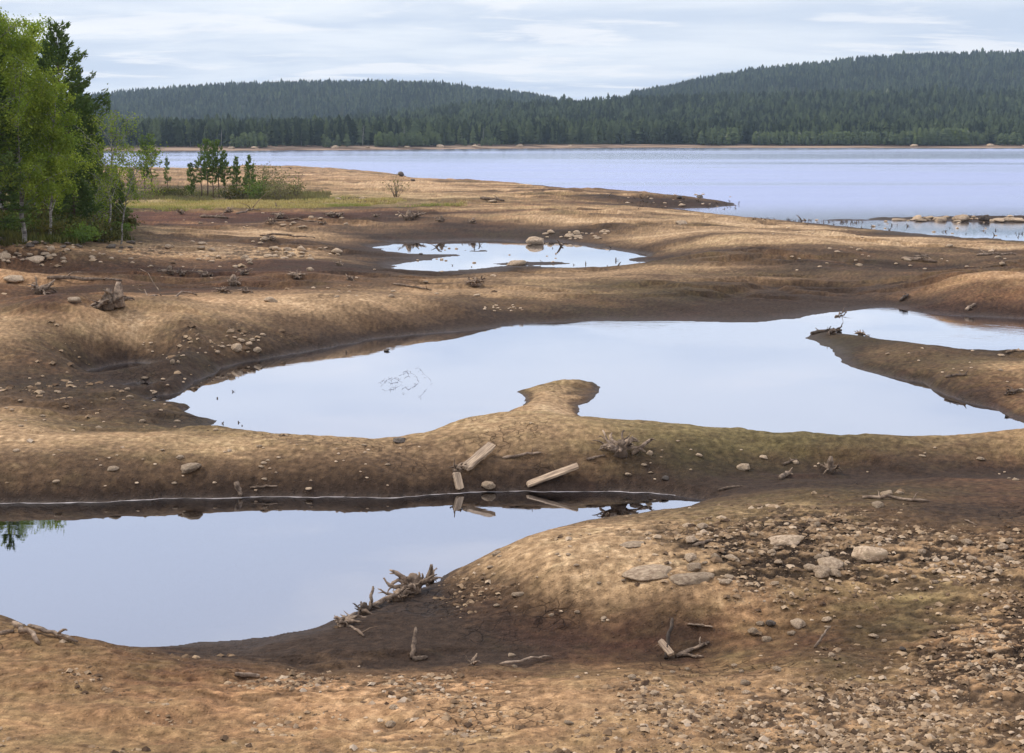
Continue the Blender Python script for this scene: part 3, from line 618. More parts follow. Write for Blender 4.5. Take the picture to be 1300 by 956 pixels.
wm = mesh_np('water', [(-4400, 4, 0), (4400, 4, 0), (4400, 4400, 0), (-4400, 4400, 0)], np.array([[0, 1, 2, 3]]), M_water)
tag(link('water', wm), kind='structure')

# sky glint on the water film, painted as a pale strip below the bank
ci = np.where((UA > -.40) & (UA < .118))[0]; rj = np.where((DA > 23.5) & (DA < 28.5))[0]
def painted_glint_line():
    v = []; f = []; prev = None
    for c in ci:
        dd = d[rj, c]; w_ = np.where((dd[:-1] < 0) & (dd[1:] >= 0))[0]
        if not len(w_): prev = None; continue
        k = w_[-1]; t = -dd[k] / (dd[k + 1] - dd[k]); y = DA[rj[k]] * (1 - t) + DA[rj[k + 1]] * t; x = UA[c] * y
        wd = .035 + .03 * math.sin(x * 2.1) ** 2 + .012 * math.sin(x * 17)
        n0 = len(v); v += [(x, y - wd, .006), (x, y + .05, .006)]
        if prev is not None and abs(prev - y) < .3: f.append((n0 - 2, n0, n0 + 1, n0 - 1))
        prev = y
    m = plain_mat('glint_paint', (.17, .145, .13), (.36, .32, .30), 3.0, .8, .002)
    tag(link('waterline_glint', mesh_np('waterline_glint', v, np.array(f), m)), 'thin pale line of painted sky glint along the far waterline of the front pool', 'waterline_glint', kind='stuff')
painted_glint_line()

# base sheet under everything, out to the horizon
M_base = plain_mat('far_earth', (.08, .065, .04), (.16, .13, .07), .02, .95, .1, obj=False)
bm_ = mesh_np('terrain', [(-4500, -4500, -14), (4500, -4500, -14), (4500, 4500, -14), (-4500, 4500, -14)], np.array([[0, 1, 2, 3]]), M_base)
tag(link('terrain', bm_), kind='structure')

# ================================================================== FAR SHORE, HILLS
def interp_px(tab, px):
    t = np.array(tab, float); return np.interp(px, t[:, 0], t[:, 1])
shore_tab = [(-1200, 196), (-100, 193), (130, 191.5), (300, 191), (450, 190), (600, 188.6), (800, 187.2), (1000, 187.4), (1300, 187.6), (2400, 188)]
r1_tab = [(-1500, 150), (-100, 152), (130, 152), (300, 151), (420, 147), (520, 138), (600, 129), (680, 123), (740, 121), (800, 118), (860, 116), (950, 114), (1050, 111), (1150, 110), (1300, 109), (2400, 112)]
r2_tab = [(-1500, 140), (0, 124), (80, 121), (130, 118), (200, 112), (260, 108), (300, 105), (400, 101), (500, 102), (560, 104), (620, 110), (680, 120), (730, 130), (780, 130), (800, 116), (830, 109), (880, 99), (940, 89),
          (1000, 83), (1050, 77), (1100, 71), (1150, 69), (1200, 68), (1300, 67), (1500, 70), (2400, 90)]
DR1, DR2 = 1250.0, 2050.0
TREE_H = 13.0
def far_h(u, Dd):
    px = 650 + u * F / (CP) * 1.0
    px = 650 + u * F * (CP + 0.0)      # near enough for rows close to the horizon
    ys = interp_px(shore_tab, px); D0 = CAMZ * F / (ys - HOR)
    z1 = CAMZ + (HOR - interp_px(r1_tab, px)) / F * DR1 - TREE_H
    z2 = CAMZ + (HOR - interp_px(r2_tab, px)) / F * DR2 - TREE_H * 1.05
    t0 = Dd - D0
    beach = np.clip(t0 / 25.0, -1, 1) * 1.6
    a = np.clip((t0 - 10) / (DR1 - D0), 0, 1)
    h1 = beach + np.maximum(z1 - 1.6, 2) * (a ** 1.7)
    b = np.clip((Dd - DR1) / (DR2 - DR1), 0, 1)
    dip = z1 * (1 - sstep(0, .35, b) * .25)
    h2 = dip + (z2 - dip) * sstep(0.15, 1, b)
    h = np.where(Dd < DR1, h1, h2)
    c = np.clip((Dd - DR2) / 900, 0, 1)
    h = np.where(Dd > DR2, z2 * (1 - c * .5), h)
    x = u * Dd
    return h + np.where(t0 > 40, 1, 0) * (fbm(x, Dd, 160, 3, 81) * 3.5 + fbm(x, Dd, 40, 2, 83) * 1.0), t0
fu = np.linspace(-1.3, 1.3, 520)
fd = np.concatenate([np.linspace(330, 950, 260), np.linspace(956, 3200, 150)])
FU, FD = np.meshgrid(fu, fd)
FZ, FT = far_h(FU, FD)
FZ = np.where(FT < -30, -8.0, FZ)
fq = np.arange(FU.size).reshape(FU.shape)
fq = np.stack([fq[:-1, :-1], fq[:-1, 1:], fq[1:, 1:], fq[1:, :-1]], -1).reshape(-1, 4)
def hill_mat():
    m, nt, out = new_mat('hill_ground'); q = NT(nt)
    pos = q.n('ShaderNodeNewGeometry').outputs['Position']; sx = q.n('ShaderNodeSeparateXYZ'); q.l(pos, sx.inputs[0])
    n = q.noise(q.mapping(pos, (.02, .1, 1)), 1.0, 5, .6)
    sand = q.mix(q.mapr(n, .38, .6), (.11, .075, .055), (.34, .24, .165))
    floor = q.mix(n, (.02, .024, .012), (.05, .05, .025))
    f = q.mapr(sx.outputs['Z'], 1.5, 2.0)
    p = q.n('ShaderNodeBsdfDiffuse'); q.l(q.mix(f, sand, floor), p.inputs[0]); q.l(p.outputs[0], out.inputs[0]); return m
hm = mesh_np('hills', np.stack([FU * FD, FD, FZ], -1).reshape(-1, 3), fq, hill_mat(), True)
tag(link('hills', hm), kind='structure')

def far_tree(seed, levels, sides, kind=0):
    rr = random.Random(seed); v = []; f = []; t = []
    H_ = 1.0; z0 = rr.uniform(.12, .28)
    # trunk
    for k in range(3):
        a = 2.1 * k; v.append((.012 * math.cos(a), .012 * math.sin(a), 0))
    v.append((0, 0, .8)); f += [(0, 1, 3), (1, 2, 3), (2, 0, 3)]; t += [.25] * 3
    for l in range(levels):
        z = z0 + (H_ - z0) * l / levels; zt = z + (H_ - z0) / levels * rr.uniform(1.5, 2.1)
        tt = (z - z0) / (H_ - z0)
        w = (.17 if kind == 0 else .24) * ((1 - tt) ** (.75 if kind == 0 else .5)) * (1 if kind == 0 else (.55 + .9 * min(tt * 2.5, 1) * .5)) + .015
        n0 = len(v); off = rr.uniform(0, 6)
        for k in range(sides):
            a = off + 2 * math.pi * k / sides
            r = w * rr.uniform(.55, 1.25); v.append((r * math.cos(a), r * math.sin(a), z + rr.uniform(-.03, .03)))
        v.append((rr.uniform(-.02, .02), rr.uniform(-.02, .02), min(zt, 1.04)))
        for k in range(sides): f.append((n0 + k, n0 + (k + 1) % sides, n0 + sides)); t.append(rr.uniform(-.12, .18))
    t = t[:3] + t[3:]
    return np.array(v), np.array(f), np.array(t)

def merge_trees(variants, px, py, pz, hh, ww, rot, tint):
    Vs = []; Fs = []; Ts = []; n = 0
    idx = rng.integers(0, len(variants), len(px))
    for k, (v, f, t) in enumerate(variants):
        s = np.where(idx == k)[0]
        if not len(s): continue
        c, sn = np.cos(rot[s]), np.sin(rot[s])
        x = (v[None, :, 0] * c[:, None] - v[None, :, 1] * sn[:, None]) * ww[s, None] + px[s, None]
        y = (v[None, :, 0] * sn[:, None] + v[None, :, 1] * c[:, None]) * ww[s, None] + py[s, None]
        z = v[None, :, 2] * hh[s, None] + pz[s, None]
        Vs.append(np.stack([x, y, z], -1).reshape(-1, 3))
        Fs.append((f[None] + (np.arange(len(s)) * len(v))[:, None, None] + n).reshape(-1, 3)); n += len(s) * len(v)
        tt = tint[s, None] + t[None] * .5
        tt[:, :3] = .3
        tt = np.where(tint[s, None] > .93, tint[s, None], np.minimum(tt, .93))
        Ts.append(tt.ravel())
    return np.concatenate(Vs), np.concatenate(Fs), np.concatenate(Ts)

def scatter_far(d0, d1, dens, umax):
    n = int(dens * (d1 ** 2 - d0 ** 2) * umax)
    Dd = np.sqrt(rng.uniform(d0 ** 2, d1 ** 2, n)); u = rng.uniform(-umax, umax, n)
    h, t0 = far_h(u, Dd)
    return u, Dd, h, t0
def build_forest(name, d0, d1, dens, umax, levels, sides, mat, hmin=7, hmax=13, tmin=22, seed=0, tint0=.22):
    u, Dd, h, t0 = scatter_far(d0, d1, dens, umax)
    k = t0 > tmin + fbm(u * Dd, Dd * 0, 40, 3, 3) * 6
    u, Dd, h, t0 = u[k], Dd[k], h[k], t0[k]
    x = u * Dd
    n = len(u)
    hh = rng.uniform(hmin, hmax, n) * (1 + .12 * fbm(x, Dd, 60, 2, 9)) 
    hh *= np.where(rng.random(n) < .04, 1.2, 1)
    ww = hh * rng.uniform(.7, 1.3, n) * 1.0
    tint = np.clip(tint0 + .28 * fbm(x, Dd, 90, 3, 15) + rng.normal(0, .2, n), 0, .86)
    v, f, t = merge_trees([far_tree(seed + i, levels, sides, i % 2) for i in range(6)], x, Dd, h - .3, hh, ww, rng.uniform(0, 6.28, n), tint)
    return v, f, t
parts = [build_forest('a', 560, 1000, .056, .46, 7, 6, None, seed=1),
         build_forest('b', 1000, 1300, .030, .48, 5, 5, None, seed=20, tmin=34),
         build_forest('c', 1300, 2150, .020, .48, 4, 4, None, seed=40),
         ]
def join(parts):
    n = 0; V_ = []; F_ = []; T_ = []
    for v, f, t in parts:
        V_.append(v); F_.append(f + n); T_.append(t); n += len(v)
    return np.concatenate(V_), np.concatenate(F_), np.concatenate(T_)
v, f, t = join(parts)
tag(link('forest', mesh_np('forest', v, f, M_forest, False, fattr=t)), 'dense dark green conifer forest covering the hills beyond the lake', 'forest', kind='stuff')
# sparse woodland beside the frame, so that the hills stay wooded from other viewpoints
u_, D_, h_, t_ = scatter_far(600, 2150, .004, 1.1)
k = (t_ > 34) & (np.abs(u_) > .46)
v, f, t = merge_trees([far_tree(90 + i, 4, 4, i % 2) for i in range(4)], (u_ * D_)[k], D_[k], h_[k] - .3, rng.uniform(10, 15, k.sum()), rng.uniform(14, 20, k.sum()), rng.uniform(0, 6, k.sum()), rng.uniform(.1, .6, k.sum()))
tag(link('forest', mesh_np('forest_side', v, f, M_forest, False, fattr=t)), 'thinner woodland on the hills to either side of the lake', 'forest', kind='stuff')
# pale green young birches along the far shore
px_ = []; 
for (a, b, n, hgt) in ((300, 345, 60, 6), (415, 450, 30, 5), (480, 560, 130, 6), (585, 640, 20, 4), (885, 930, 70, 8), (950, 1240, 520, 6.5), (1150, 1215, 120, 8), (1255, 1300, 60, 6), (1300, 1500, 200, 6)):
    for i in range(n): px_.append((random.uniform(a, b), hgt * random.uniform(.35, 1.25)))
px_ = np.array(px_); uu = (px_[:, 0] - 650) / (F * CP)
ys = interp_px(shore_tab, px_[:, 0]); D0 = CAMZ * F / (ys - HOR); Dd = D0 + rng.uniform(16, 24, len(uu)); h, _ = far_h(uu, Dd)
v, f, t = merge_trees([far_tree(70 + i, 7, 6, 1) for i in range(5)], uu * Dd, Dd, h - .2, px_[:, 1], px_[:, 1] * rng.uniform(1.0, 1.6, len(uu)), rng.uniform(0, 6, len(uu)), rng.uniform(.4, .86, len(uu)))
tag(link('thicket', mesh_np('thicket', v, f, M_forest, False, fattr=t)), 'light green young birch thicket along the far shore of the lake', 'thicket', kind='stuff')

# ================================================================== TREES NEAR BY
def leaf_cards(pos, size, aspect=.7, up=0.0, dirs=None):
    """pos (n,3) -> quads"""
    n = len(pos)
    a = rng.normal(size=(n, 3)) if dirs is None else dirs + rng.normal(size=(n, 3)) * .45
    a /= np.linalg.norm(a, axis=1, keepdims=True)
    b = rng.normal(size=(n, 3)); b -= (b * a).sum(1, keepdims=True) * a; b /= np.linalg.norm(b, axis=1, keepdims=True)
    s = np.asarray(size)[:, None] if np.ndim(size) else size
    a = a * s * .5; b = b * s * .5 * aspect
    v = np.stack([pos - a, pos + b, pos + a, pos - b], 1).reshape(-1, 3)
    f = np.arange(n * 4).reshape(n, 4)
    return v, f

def bez(p0, p1, p2, n):
    t = np.linspace(0, 1, n)[:, None]
    return (1 - t) ** 2 * p0 + 2 * (1 - t) * t * p1 + t ** 2 * p2

def birch(name, loc, h, seed, width=.22, lean=(0, 0), nleaf=12000, leaf=.105, mat=None, bark=None, base=.18, label='', cat='tree', group=None, stems=1, start=0.0):
    global rng
    rs = np.random.default_rng(seed); rng_old = rng; rng = rs
    root = empty(name, loc); tag(root, label, cat, group)
    tr = MB(); tips = []
    for s_ in range(stems):
        off = np.array([rs.uniform(-.35, .35) * (stems > 1), rs.uniform(-.35, .35) * (stems > 1), 0])
        hh = h * (1 if s_ == 0 else rs.uniform(.7, .95))
        top = np.array([lean[0] * hh + rs.uniform(-.05, .05) * hh + off[0] * 3, lean[1] * hh + rs.uniform(-.05, .05) * hh + off[1] * 3, hh])
        mid = np.array([lean[0] * hh * .25 + off[0], off[1], hh * .5])
        cl = bez(off + np.array([0, 0, -.3]), mid, top, 14)
        cl[1:-1, :2] += rs.normal(0, .012 * hh, (12, 2)) * .6
        tr.tube(cl, [max(.011 * hh * (1 - i / 14.5) ** .8, .008) for i in range(14)], 7, .12, seed=seed)
        nl = int(16 + hh * 3.2)
        for i in range(nl):
            t = base + (1 - base) * ((i + rs.random()) / nl) * .97
            p = np.array([np.interp(t, np.linspace(0, 1, 14), cl[:, k]) for k in range(3)])
            az = rs.uniform(0, 6.28); prof = math.sin(math.pi * min(max((t - base) / (1 - base) * .8 + .2, 0), 1)) ** .8
            L = hh * width * prof * rs.uniform(.65, 1.25) + .25
            dz = L * rs.uniform(.5, 1.3)
            e = p + np.array([math.cos(az) * L, math.sin(az) * L, dz])
            c = p + np.array([math.cos(az) * L * .5, math.sin(az) * L * .5, dz * .75])
            br = bez(p, c, e, 6)
            tr.tube(br, [max(.0045 * hh * (1 - t * .7) * (1 - k / 6.5), .006) for k in range(6)], 4, 0, seed=i)
            for k in range(2, 6):
                tips.append((br[k], L * .16 + .12))
                for j in range(2):
                    q = br[k] + rs.normal(0, .16 * L, 3) * np.array([1, 1, .7]) + np.array([0, 0, -.05 * L])
                    tr.tube([br[k], (br[k] + q) / 2 + np.array([0, 0, .04 * L]), q], [.007, .006, .004], 3)
                    tips.append((q, L * .13 + .1))
    tr.build('trunk', bark or M_barkbirch, root)
    P = np.array([t_[0] for t_ in tips]); Rr = np.array([t_[1] for t_ in tips])
    w = (rs.random(len(P)) ** 1.5 + .08) * Rr ** 2
    idx = rs.choice(len(P), nleaf, p=w / w.sum())
    pos = P[idx] + rs.normal(size=(nleaf, 3)) * Rr[idx][:, None] * np.array([.52, .52, .46])
    pos[:, 2] = np.maximum(pos[:, 2], .1)
    vv, ff = leaf_cards(pos, rs.uniform(leaf * .6, leaf * 1.3, nleaf))
    ct = rs.random(len(P))
    tint = np.clip(ct[idx] * .5 + rs.random(nleaf) * .5, 0, 1)
    link('crown', mesh_np('crown', vv, ff, mat or M_birch, False, fattr=tint), root)
    rng = rng_old
    return root

def conifer(name, loc, h, seed, width=.16, base=.12, n_per=26, leaf=(.22, .05), mat=None, label='', group=None, tuft=0.3, droop=.1, top_round=.75, sparse=0.0, lean=0.0, cat='tree', spacing=.045):
    global rng
    rs = np.random.default_rng(seed); rng_old = rng; rng = rs
    root = empty(name, loc); tag(root, label, cat, group)
    tr = MB()
    cl = np.array([[lean * h * (i / 11) ** 2 + rs.normal(0, .004 * h), rs.normal(0, .004 * h), h * i / 11 - (.3 if i == 0 else 0)] for i in range(12)])
    tr.tube(cl, [max(.0125 * h * (1 - i / 11.6), .008) for i in range(12)], 7, .08, seed=seed)
    pos = []; dirs = []; cid = []
    z = base * h; c_ = 0
    while z < h * .985:
        t = (z / h - base) / (1 - base)
        W = h * width * (1 - t) ** top_round * (.55 + .45 * min(t * 5, 1)) * rs.uniform(.75, 1.2) + .06
        nb = rs.integers(4, 7)
        a0 = rs.uniform(0, 6.28)
        px0 = np.interp(z, cl[:, 2], cl[:, 0])
        for b in range(nb):
            if rs.random() < sparse: continue
            az = a0 + b * 6.283 / nb + rs.normal(0, .25); L = W * rs.uniform(.55, 1.25)
            p0 = np.array([px0, 0, z])
            rise = L * (tuft + .5 * t - droop * (1 - t))
            e = p0 + np.array([math.cos(az) * L, math.sin(az) * L, rise])
            m_ = (p0 + e) / 2 + np.array([0, 0, -abs(L) * .08])
            bc = bez(p0, m_, e, 5)
            tr.tube(bc, [max(.0035 * h * (1 - t) * (1 - k / 5.5), .005) for k in range(5)], 3)
            n = max(4, int(n_per * L * (1.1)))
            s = rs.uniform(.25, 1.05, n) ** .7
            pp = np.stack([np.interp(s, np.linspace(0, 1, 5), bc[:, k]) for k in range(3)], 1)
            side = np.array([-math.sin(az), math.cos(az), 0])
            sp = rs.normal(0, .22, n) * L * (1.05 - s)
            pp = pp + side[None] * (sp + rs.normal(0, .05, n))[:, None]; pp[:, 2] += rs.normal(0.02, .05 + .04 * L, n)
            dd = (e - p0)[None] / L + side[None] * np.sign(sp)[:, None] * .8 + np.array([0, 0, .25])
            pos.append(pp); dirs.append(dd); cid += [rs.random()] * n
        z += h * spacing * rs.uniform(.8, 1.2) * (1 - .45 * t)
    tr.build('trunk', M_barkpine, root)
    pos = np.concatenate(pos); dirs = np.concatenate(dirs); dirs /= np.linalg.norm(dirs, axis=1, keepdims=True)
    n = len(pos)
    vv, ff = leaf_cards(pos, rs.uniform(leaf[0] * .6, leaf[0] * 1.3, n), leaf[1] / leaf[0], dirs=dirs)
    link('crown', mesh_np('crown', vv, ff, mat or M_pine, False, fattr=np.clip(np.array(cid) * .5 + rs.random(n) * .5, 0, 1)), root)
    rng = rng_old
    return root

def spot(px, D, py=None):
    """on the ground at forward distance D below photograph column px"""
    x = (px - 650) / F * D * (1 / CP) * .99
    return Vector((x, D, float(max(ground_z(x, D)[0], 0))))
def top_h(px, py_top, D, loc):
    return at_D(px, py_top, D)[2] - loc.z

GL = 'trees of the grove at the left edge'
def grove():
    # (kind, px, D, top row, seed, kwargs, label)
    L = [
     ('b', 30, 66, 24, 1, dict(width=.20, nleaf=34000), 'tall light green birch in the grove with bright spring leaves and the highest crown'),
     ('b', 4, 78, 50, 2, dict(width=.20, nleaf=28000), 'light green birch at the very left edge with pale slender trunk'),
     ('b', 50, 80, 62, 3, dict(width=.18, nleaf=26000), 'yellow green birch between the tall birch and the dark pine'),
     ('b', 66, 68, 110, 4, dict(width=.17, nleaf=17000, lean=(.04, 0)), 'shorter light birch with bent pale trunk in front of the dark pine'),
     ('c', 84, 78, 30, 5, dict(width=.25, base=.22, n_per=46, leaf=(.34, .09), tuft=.28, top_round=.62, sparse=.12, mat='p'), 'tall dark green pine with ragged branches on the right of the grove'),
     ('c', 106, 84, 84, 6, dict(width=.22, base=.12, n_per=44, leaf=(.32, .09), tuft=.2, mat='p'), 'dark pine at the right edge of the grove, shorter than the ragged one'),
     ('c', 60, 86, 92, 7, dict(width=.16, base=.08, n_per=40, leaf=(.32, .09), tuft=.0, mat='p'), 'dark spruce standing behind the birches of the grove'),
     ('c', 122, 80, 150, 8, dict(width=.18, base=.08, n_per=50, leaf=(.28, .08), tuft=.2, mat='y'), 'mid green pine with a rounded crown at the foot of the dark pines'),
     ('c', 96, 72, 178, 9, dict(width=.24, base=.04, n_per=46, leaf=(.28, .08), tuft=.1, mat='p'), 'low dark spruce with branches down to the ground in the grove'),
     ('c', -6, 65, -5, 10, dict(width=.19, base=.1, n_per=40, leaf=(.32, .09), tuft=.05, mat='p'), 'tall dark spruce cut by the left edge of the picture'),
     ('c', 34, 86, 150, 11, dict(width=.26, base=.03, n_per=42, leaf=(.28, .08), tuft=.1, mat='p'), 'squat dark young spruce under the light birches'),
     ('b', 140, 76, 148, 12, dict(width=.22, nleaf=2600, lean=(.10, 0), leaf=.105, base=.3), 'thin open young birch leaning right beside the grove'),
     ('b', 152, 74, 196, 13, dict(width=.26, nleaf=1900, lean=(.22, 0), leaf=.105, base=.35), 'small sparse birch with dark stem leaning over the shore'),
     ('b', 112, 75, 235, 14, dict(width=.3, nleaf=1500, leaf=.105, stems=3, base=.2), 'low multi stemmed birch bush at the foot of the grove'),
     ('c', 150, 84, 222, 15, dict(width=.26, base=.04, n_per=46, leaf=(.24, .07), tuft=.2, mat='y'), 'small bushy green pine at the right foot of the grove'),
     ('b', -35, 64, 10, 16, dict(width=.22, nleaf=14000), 'broad birch just outside the left edge'),
     ('c', -75, 64, -40, 17, dict(width=.17, base=.08, n_per=30, leaf=(.34, .1), tuft=.05, mat='p'), 'very tall dark spruce outside the left edge'),
     ('c', -130, 68, 0, 18, dict(width=.17, base=.08, n_per=26, leaf=(.36, .11), tuft=.05, mat='p'), 'dark spruce farthest outside the left edge'),
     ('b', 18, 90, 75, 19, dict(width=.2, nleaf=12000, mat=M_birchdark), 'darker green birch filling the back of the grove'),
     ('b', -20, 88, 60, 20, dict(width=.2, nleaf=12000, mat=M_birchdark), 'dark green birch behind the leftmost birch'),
     ('c', 44, 96, 120, 21, dict(width=.2, base=.04, n_per=34, leaf=(.34, .1), tuft=.0, mat='p'), 'rearmost dark spruce deep in the grove'),
     ('c', 78, 98, 130, 22, dict(width=.22, base=.04, n_per=34, leaf=(.34, .1), tuft=.0, mat='p'), 'spruce seen only through the branches of the ragged pine'),
    ]
    for kd, px, Dd, pt, sd, kw, lab in L:
        lo = spot(px, Dd); h = top_h(px, pt, Dd, lo)
        if kd == 'b': birch('birch_tree', lo, h, sd, label=lab, group=GL, **kw)
        else:
            kw = dict(kw); nm = 'pine_tree' if 'pine' in lab and 'spruce' not in lab else 'spruce_tree'
            kw['mat'] = M_pine if kw['mat'] == 'p' else M_yngpine
            conifer(nm, lo, h, sd, label=lab, group=GL, **kw)
grove()

GI = 'young pines on the spit by the lake'
for (px, py, pt, sd, w, sp, lab) in [
    (184, 246, 172, 31, .13, .15, 'slim young pine with round top, left one of the close pair'),
    (193, 246, 169, 32, .14, .15, 'slim young pine with round top, right one of the close pair'),
    (213, 245, 201, 33, .09, .3, 'very small thin pine standing alone between the pair and the clump'),
    (243, 249, 208, 34, .17, .1, 'short light green pine at the left foot of the pine clump'),
    (256, 250, 183, 35, .13, .1, 'leftmost tall pine of the dense clump'),
    (264, 249, 176, 36, .13, .05, 'highest pine in the middle of the dense clump'),
    (271, 251, 180, 37, .13, .05, 'tall pine right of the highest one in the clump'),
    (278, 250, 178, 38, .13, .05, 'pine with dark trunk near the right side of the clump'),
    (286, 251, 192, 39, .14, .1, 'rightmost and lowest pine of the dense clump'),
    (301, 250, 199, 40, .16, .0, 'small conical pine, left one of two beside the clump'),
    (317, 251, 196, 41, .17, .0, 'small conical pine, right one of two beside the clump'),
    (167, 250, 215, 42, .17, .1, 'small green pine between the grove and the slim pair')]:
    lo = gp(px, py); h = max(top_h(px, pt, lo.y, lo), 1.5)
    conifer('pine_tree', lo, h, sd, width=w * 1.15, base=.08 if px > 290 or px in (243, 167) else .28, n_per=34, leaf=(.30, .085), mat=M_yngpine, label=lab, group=GI, tuft=.35, top_round=.6 if px < 290 else .85, sparse=sp + .18, spacing=.062)

def shrub(name, loc, w, h, seed, mat, n, leaf, label, group, twigs=14, bare=False):
    global rng
    rs = np.random.default_rng(seed); old = rng; rng = rs
    root = empty(name, loc); tag(root, label, 'bush', group)
    tr = MB(); P = []
    for i in range(twigs):
        az = rs.uniform(0, 6.28); r = w * .5 * math.sqrt(rs.random()); hh = h * rs.uniform(.55, 1.05) * (1 - .4 * (2 * r / w) ** 2)
        e = np.array([math.cos(az) * r, math.sin(az) * r, hh]); c = e * np.array([.4, .4, .6])
        b = bez(np.array([0, 0, -.05]) + e * np.array([.15, .15, 0]), c, e, 5)
        tr.tube(b, [.012 * max(h, .6), .01 * max(h, .6), .008 * max(h, .6), .006, .004], 3)
        P += [b[k] for k in (1, 2, 3, 4)]
        for j in range(3):
            q = b[3] + rs.normal(0, .12 * w, 3) * np.array([1, 1, .6]) + np.array([0, 0, .1 * h]); tr.tube([b[2], q], [.007, .004], 3); P.append(q)
    tr.build('stems', M_twig, root)
    P = np.array(P); idx = rs.integers(0, len(P), n)
    pos = P[idx] + rs.normal(size=(n, 3)) * np.array([.1 * w + .03, .1 * w + .03, .08 * h + .02]); pos[:, 2] = np.abs(pos[:, 2]) + .02
    vv, ff = leaf_cards(pos, rs.uniform(leaf * .6, leaf * 1.3, n))
    link('foliage', mesh_np('foliage', vv, ff, mat, False, fattr=np.clip(rs.random(n), 0, 1)), root)
    rng = old
    return root
GS = 'bushes on the spit beside the young pines'
for (px, py, w, h, sd, m_, n, lab) in [
    (334, 246, 5.5, 3.0, 1, M_willow, 1500, 'round grey brown willow bush behind the right small pine'),
    (330, 253, 3.0, 1.7, 2, M_yngpine, 900, 'low green bush at the foot of the grey willow bush'),
    (346, 252, 3.2, 2.0, 3, M_willow, 800, 'olive bush right of the grey willow bush'),
    (356, 254, 2.6, 1.4, 4, M_willow, 600, 'low olive bush with mixed twigs'),
    (377, 252, 1.6, 2.0, 5, M_willow, 300, 'upright narrow bush at the right end of the bushes'),
    (365, 250, 2.4, 1.3, 6, M_willow, 420, 'low bush between the olive bush and the narrow upright one'),
    (503, 250, 2.6, 2.2, 7, M_willow, 160, 'thin grassy sapling bush standing alone on the sand'),
    (291, 254, 2.2, 1.3, 8, M_under, 500, 'low dark bush under the pine clump'),
    (309, 253, 2.2, 1.3, 9, M_under, 500, 'low dark bush between the two small pines'),
    (228, 251, 2.6, 1.0, 10, M_under, 500, 'low bush left of the pine clump'),
    (205, 250, 2.6, .9, 11, M_under, 500, 'low bush under the slim pair of pines')]:
    shrub('bush', gp(px, py), w, h, sd, m_, n, .16, lab, GS)
GU = 'undergrowth bushes below the grove'
labsU = ['dark green', 'brownish', 'olive', 'rusty', 'grey green']
for i, (px, Dd, w, h) in enumerate([(a_, b_, c_, d_ * .7) for a_, b_, c_, d_ in [(5, 73, 3, 1.6), (25, 70, 3.2, 1.3), (45, 71, 3, 1.8), (62, 69, 2.6, 1.2), (80, 71, 3, 1.6), (97, 69, 2.4, 1.1), (110, 71, 2.6, 1.5), (124, 73, 2.2, .9), (136, 76, 2.0, .8), (148, 80, 1.8, .7), (-20, 70, 3, 1.5), (-45, 68, 3, 1.5), (158, 84, 1.8, .6), (15, 80, 4, 2.5), (50, 82, 4, 2.6), (90, 82, 4, 2.4), (125, 82, 3.4, 2.0)]]):
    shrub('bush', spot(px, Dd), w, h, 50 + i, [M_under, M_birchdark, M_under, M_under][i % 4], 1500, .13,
          'low undergrowth bush at the foot of the grove trees on the left', GU)

# ================================================================== GRASS (stuff)
def grass_obj(name, pts, hgt, per, label, mat, seed=0, wid=.02):
    rs = np.random.default_rng(seed)
    P = np.repeat(pts, per, 0); n = len(P)
    P = P + rs.normal(0, .12, (n, 3)) * np.array([1, 1, 0])
    az = rs.uniform(0, 6.28, n); le = rs.uniform(.1, .5, n) * hgt; hh = rs.uniform(.5, 1.2, n) * hgt
    w = wid * rs.uniform(.6, 1.4, n)
    sx, sy = -np.sin(az) * w, np.cos(az) * w
    zz = np.maximum(ground_z(P[:, 0], P[:, 1]), 0) - .02
    a = np.stack([P[:, 0] - sx, P[:, 1] - sy, zz], 1); b = np.stack([P[:, 0] + sx, P[:, 1] + sy, zz], 1)
    c = np.stack([P[:, 0] + np.cos(az) * le, P[:, 1] + np.sin(az) * le, zz + hh], 1)
    v = np.stack([a, b, c], 1).reshape(-1, 3)
    return tag(link(name, mesh_np(name, v, np.arange(n * 3).reshape(n, 3), mat, False, fattr=rs.random(n))), label, 'grass', kind='stuff')
def region_pts(n, x0, x1, y0, y1, seed, mask=None):
    rs = np.random.default_rng(seed)
    px = rs.uniform(x0, x1, n); py = rs.uniform(y0, y1, n)
    out = [at_z(a, b, .8) for a, b in zip(px, py)]
    P = np.array([(a, b, 0) for a, b in out])
    z = ground_z(P[:, 0], P[:, 1]); k = z > .15
    if mask is not None: k &= mask(px, py, P)
    return P[k]
gmask = lambda px, py, P: (fbm(P[:, 0] * .5, P[:, 1] * 1.6, 6, 4, 5) * 1.3 + np.clip((560 - px) / 220, 0, 1) * .55 - .30 * np.abs(py - 260.5) / 4) > 0
P1 = region_pts(9000, 150, 590, 255.5, 265.5, 1, gmask)
grass_obj('grass', P1, .24, 4, 'pale yellow green grass strip in front of the young pines', M_grass, 1, .03)
P2 = region_pts(4000, 130, 420, 246, 256, 2, lambda px, py, P: fbm(P[:, 0], P[:, 1], 6, 3, 8) > -.1)
grass_obj('grass', P2, .4, 4, 'taller greenish grass around the trunks of the young pines', M_willow, 2, .035)
P3 = []
rs3 = np.random.default_rng(5)
for i in range(5200):
    px = rs3.uniform(-120, 165); Dd = rs3.uniform(61, 100)
    P3.append(((px - 650) / F * Dd, Dd, 0))
P3 = np.array(P3); k = (field(SOIL[..., 2], P3[:, 0], P3[:, 1]) + fbm(P3[:, 0], P3[:, 1], 3, 3, 5) * .4) > .5
grass_obj('grass', P3[k], .42, 8, 'coarse olive and rusty ground cover on the bank below the grove', M_under, 3, .045)

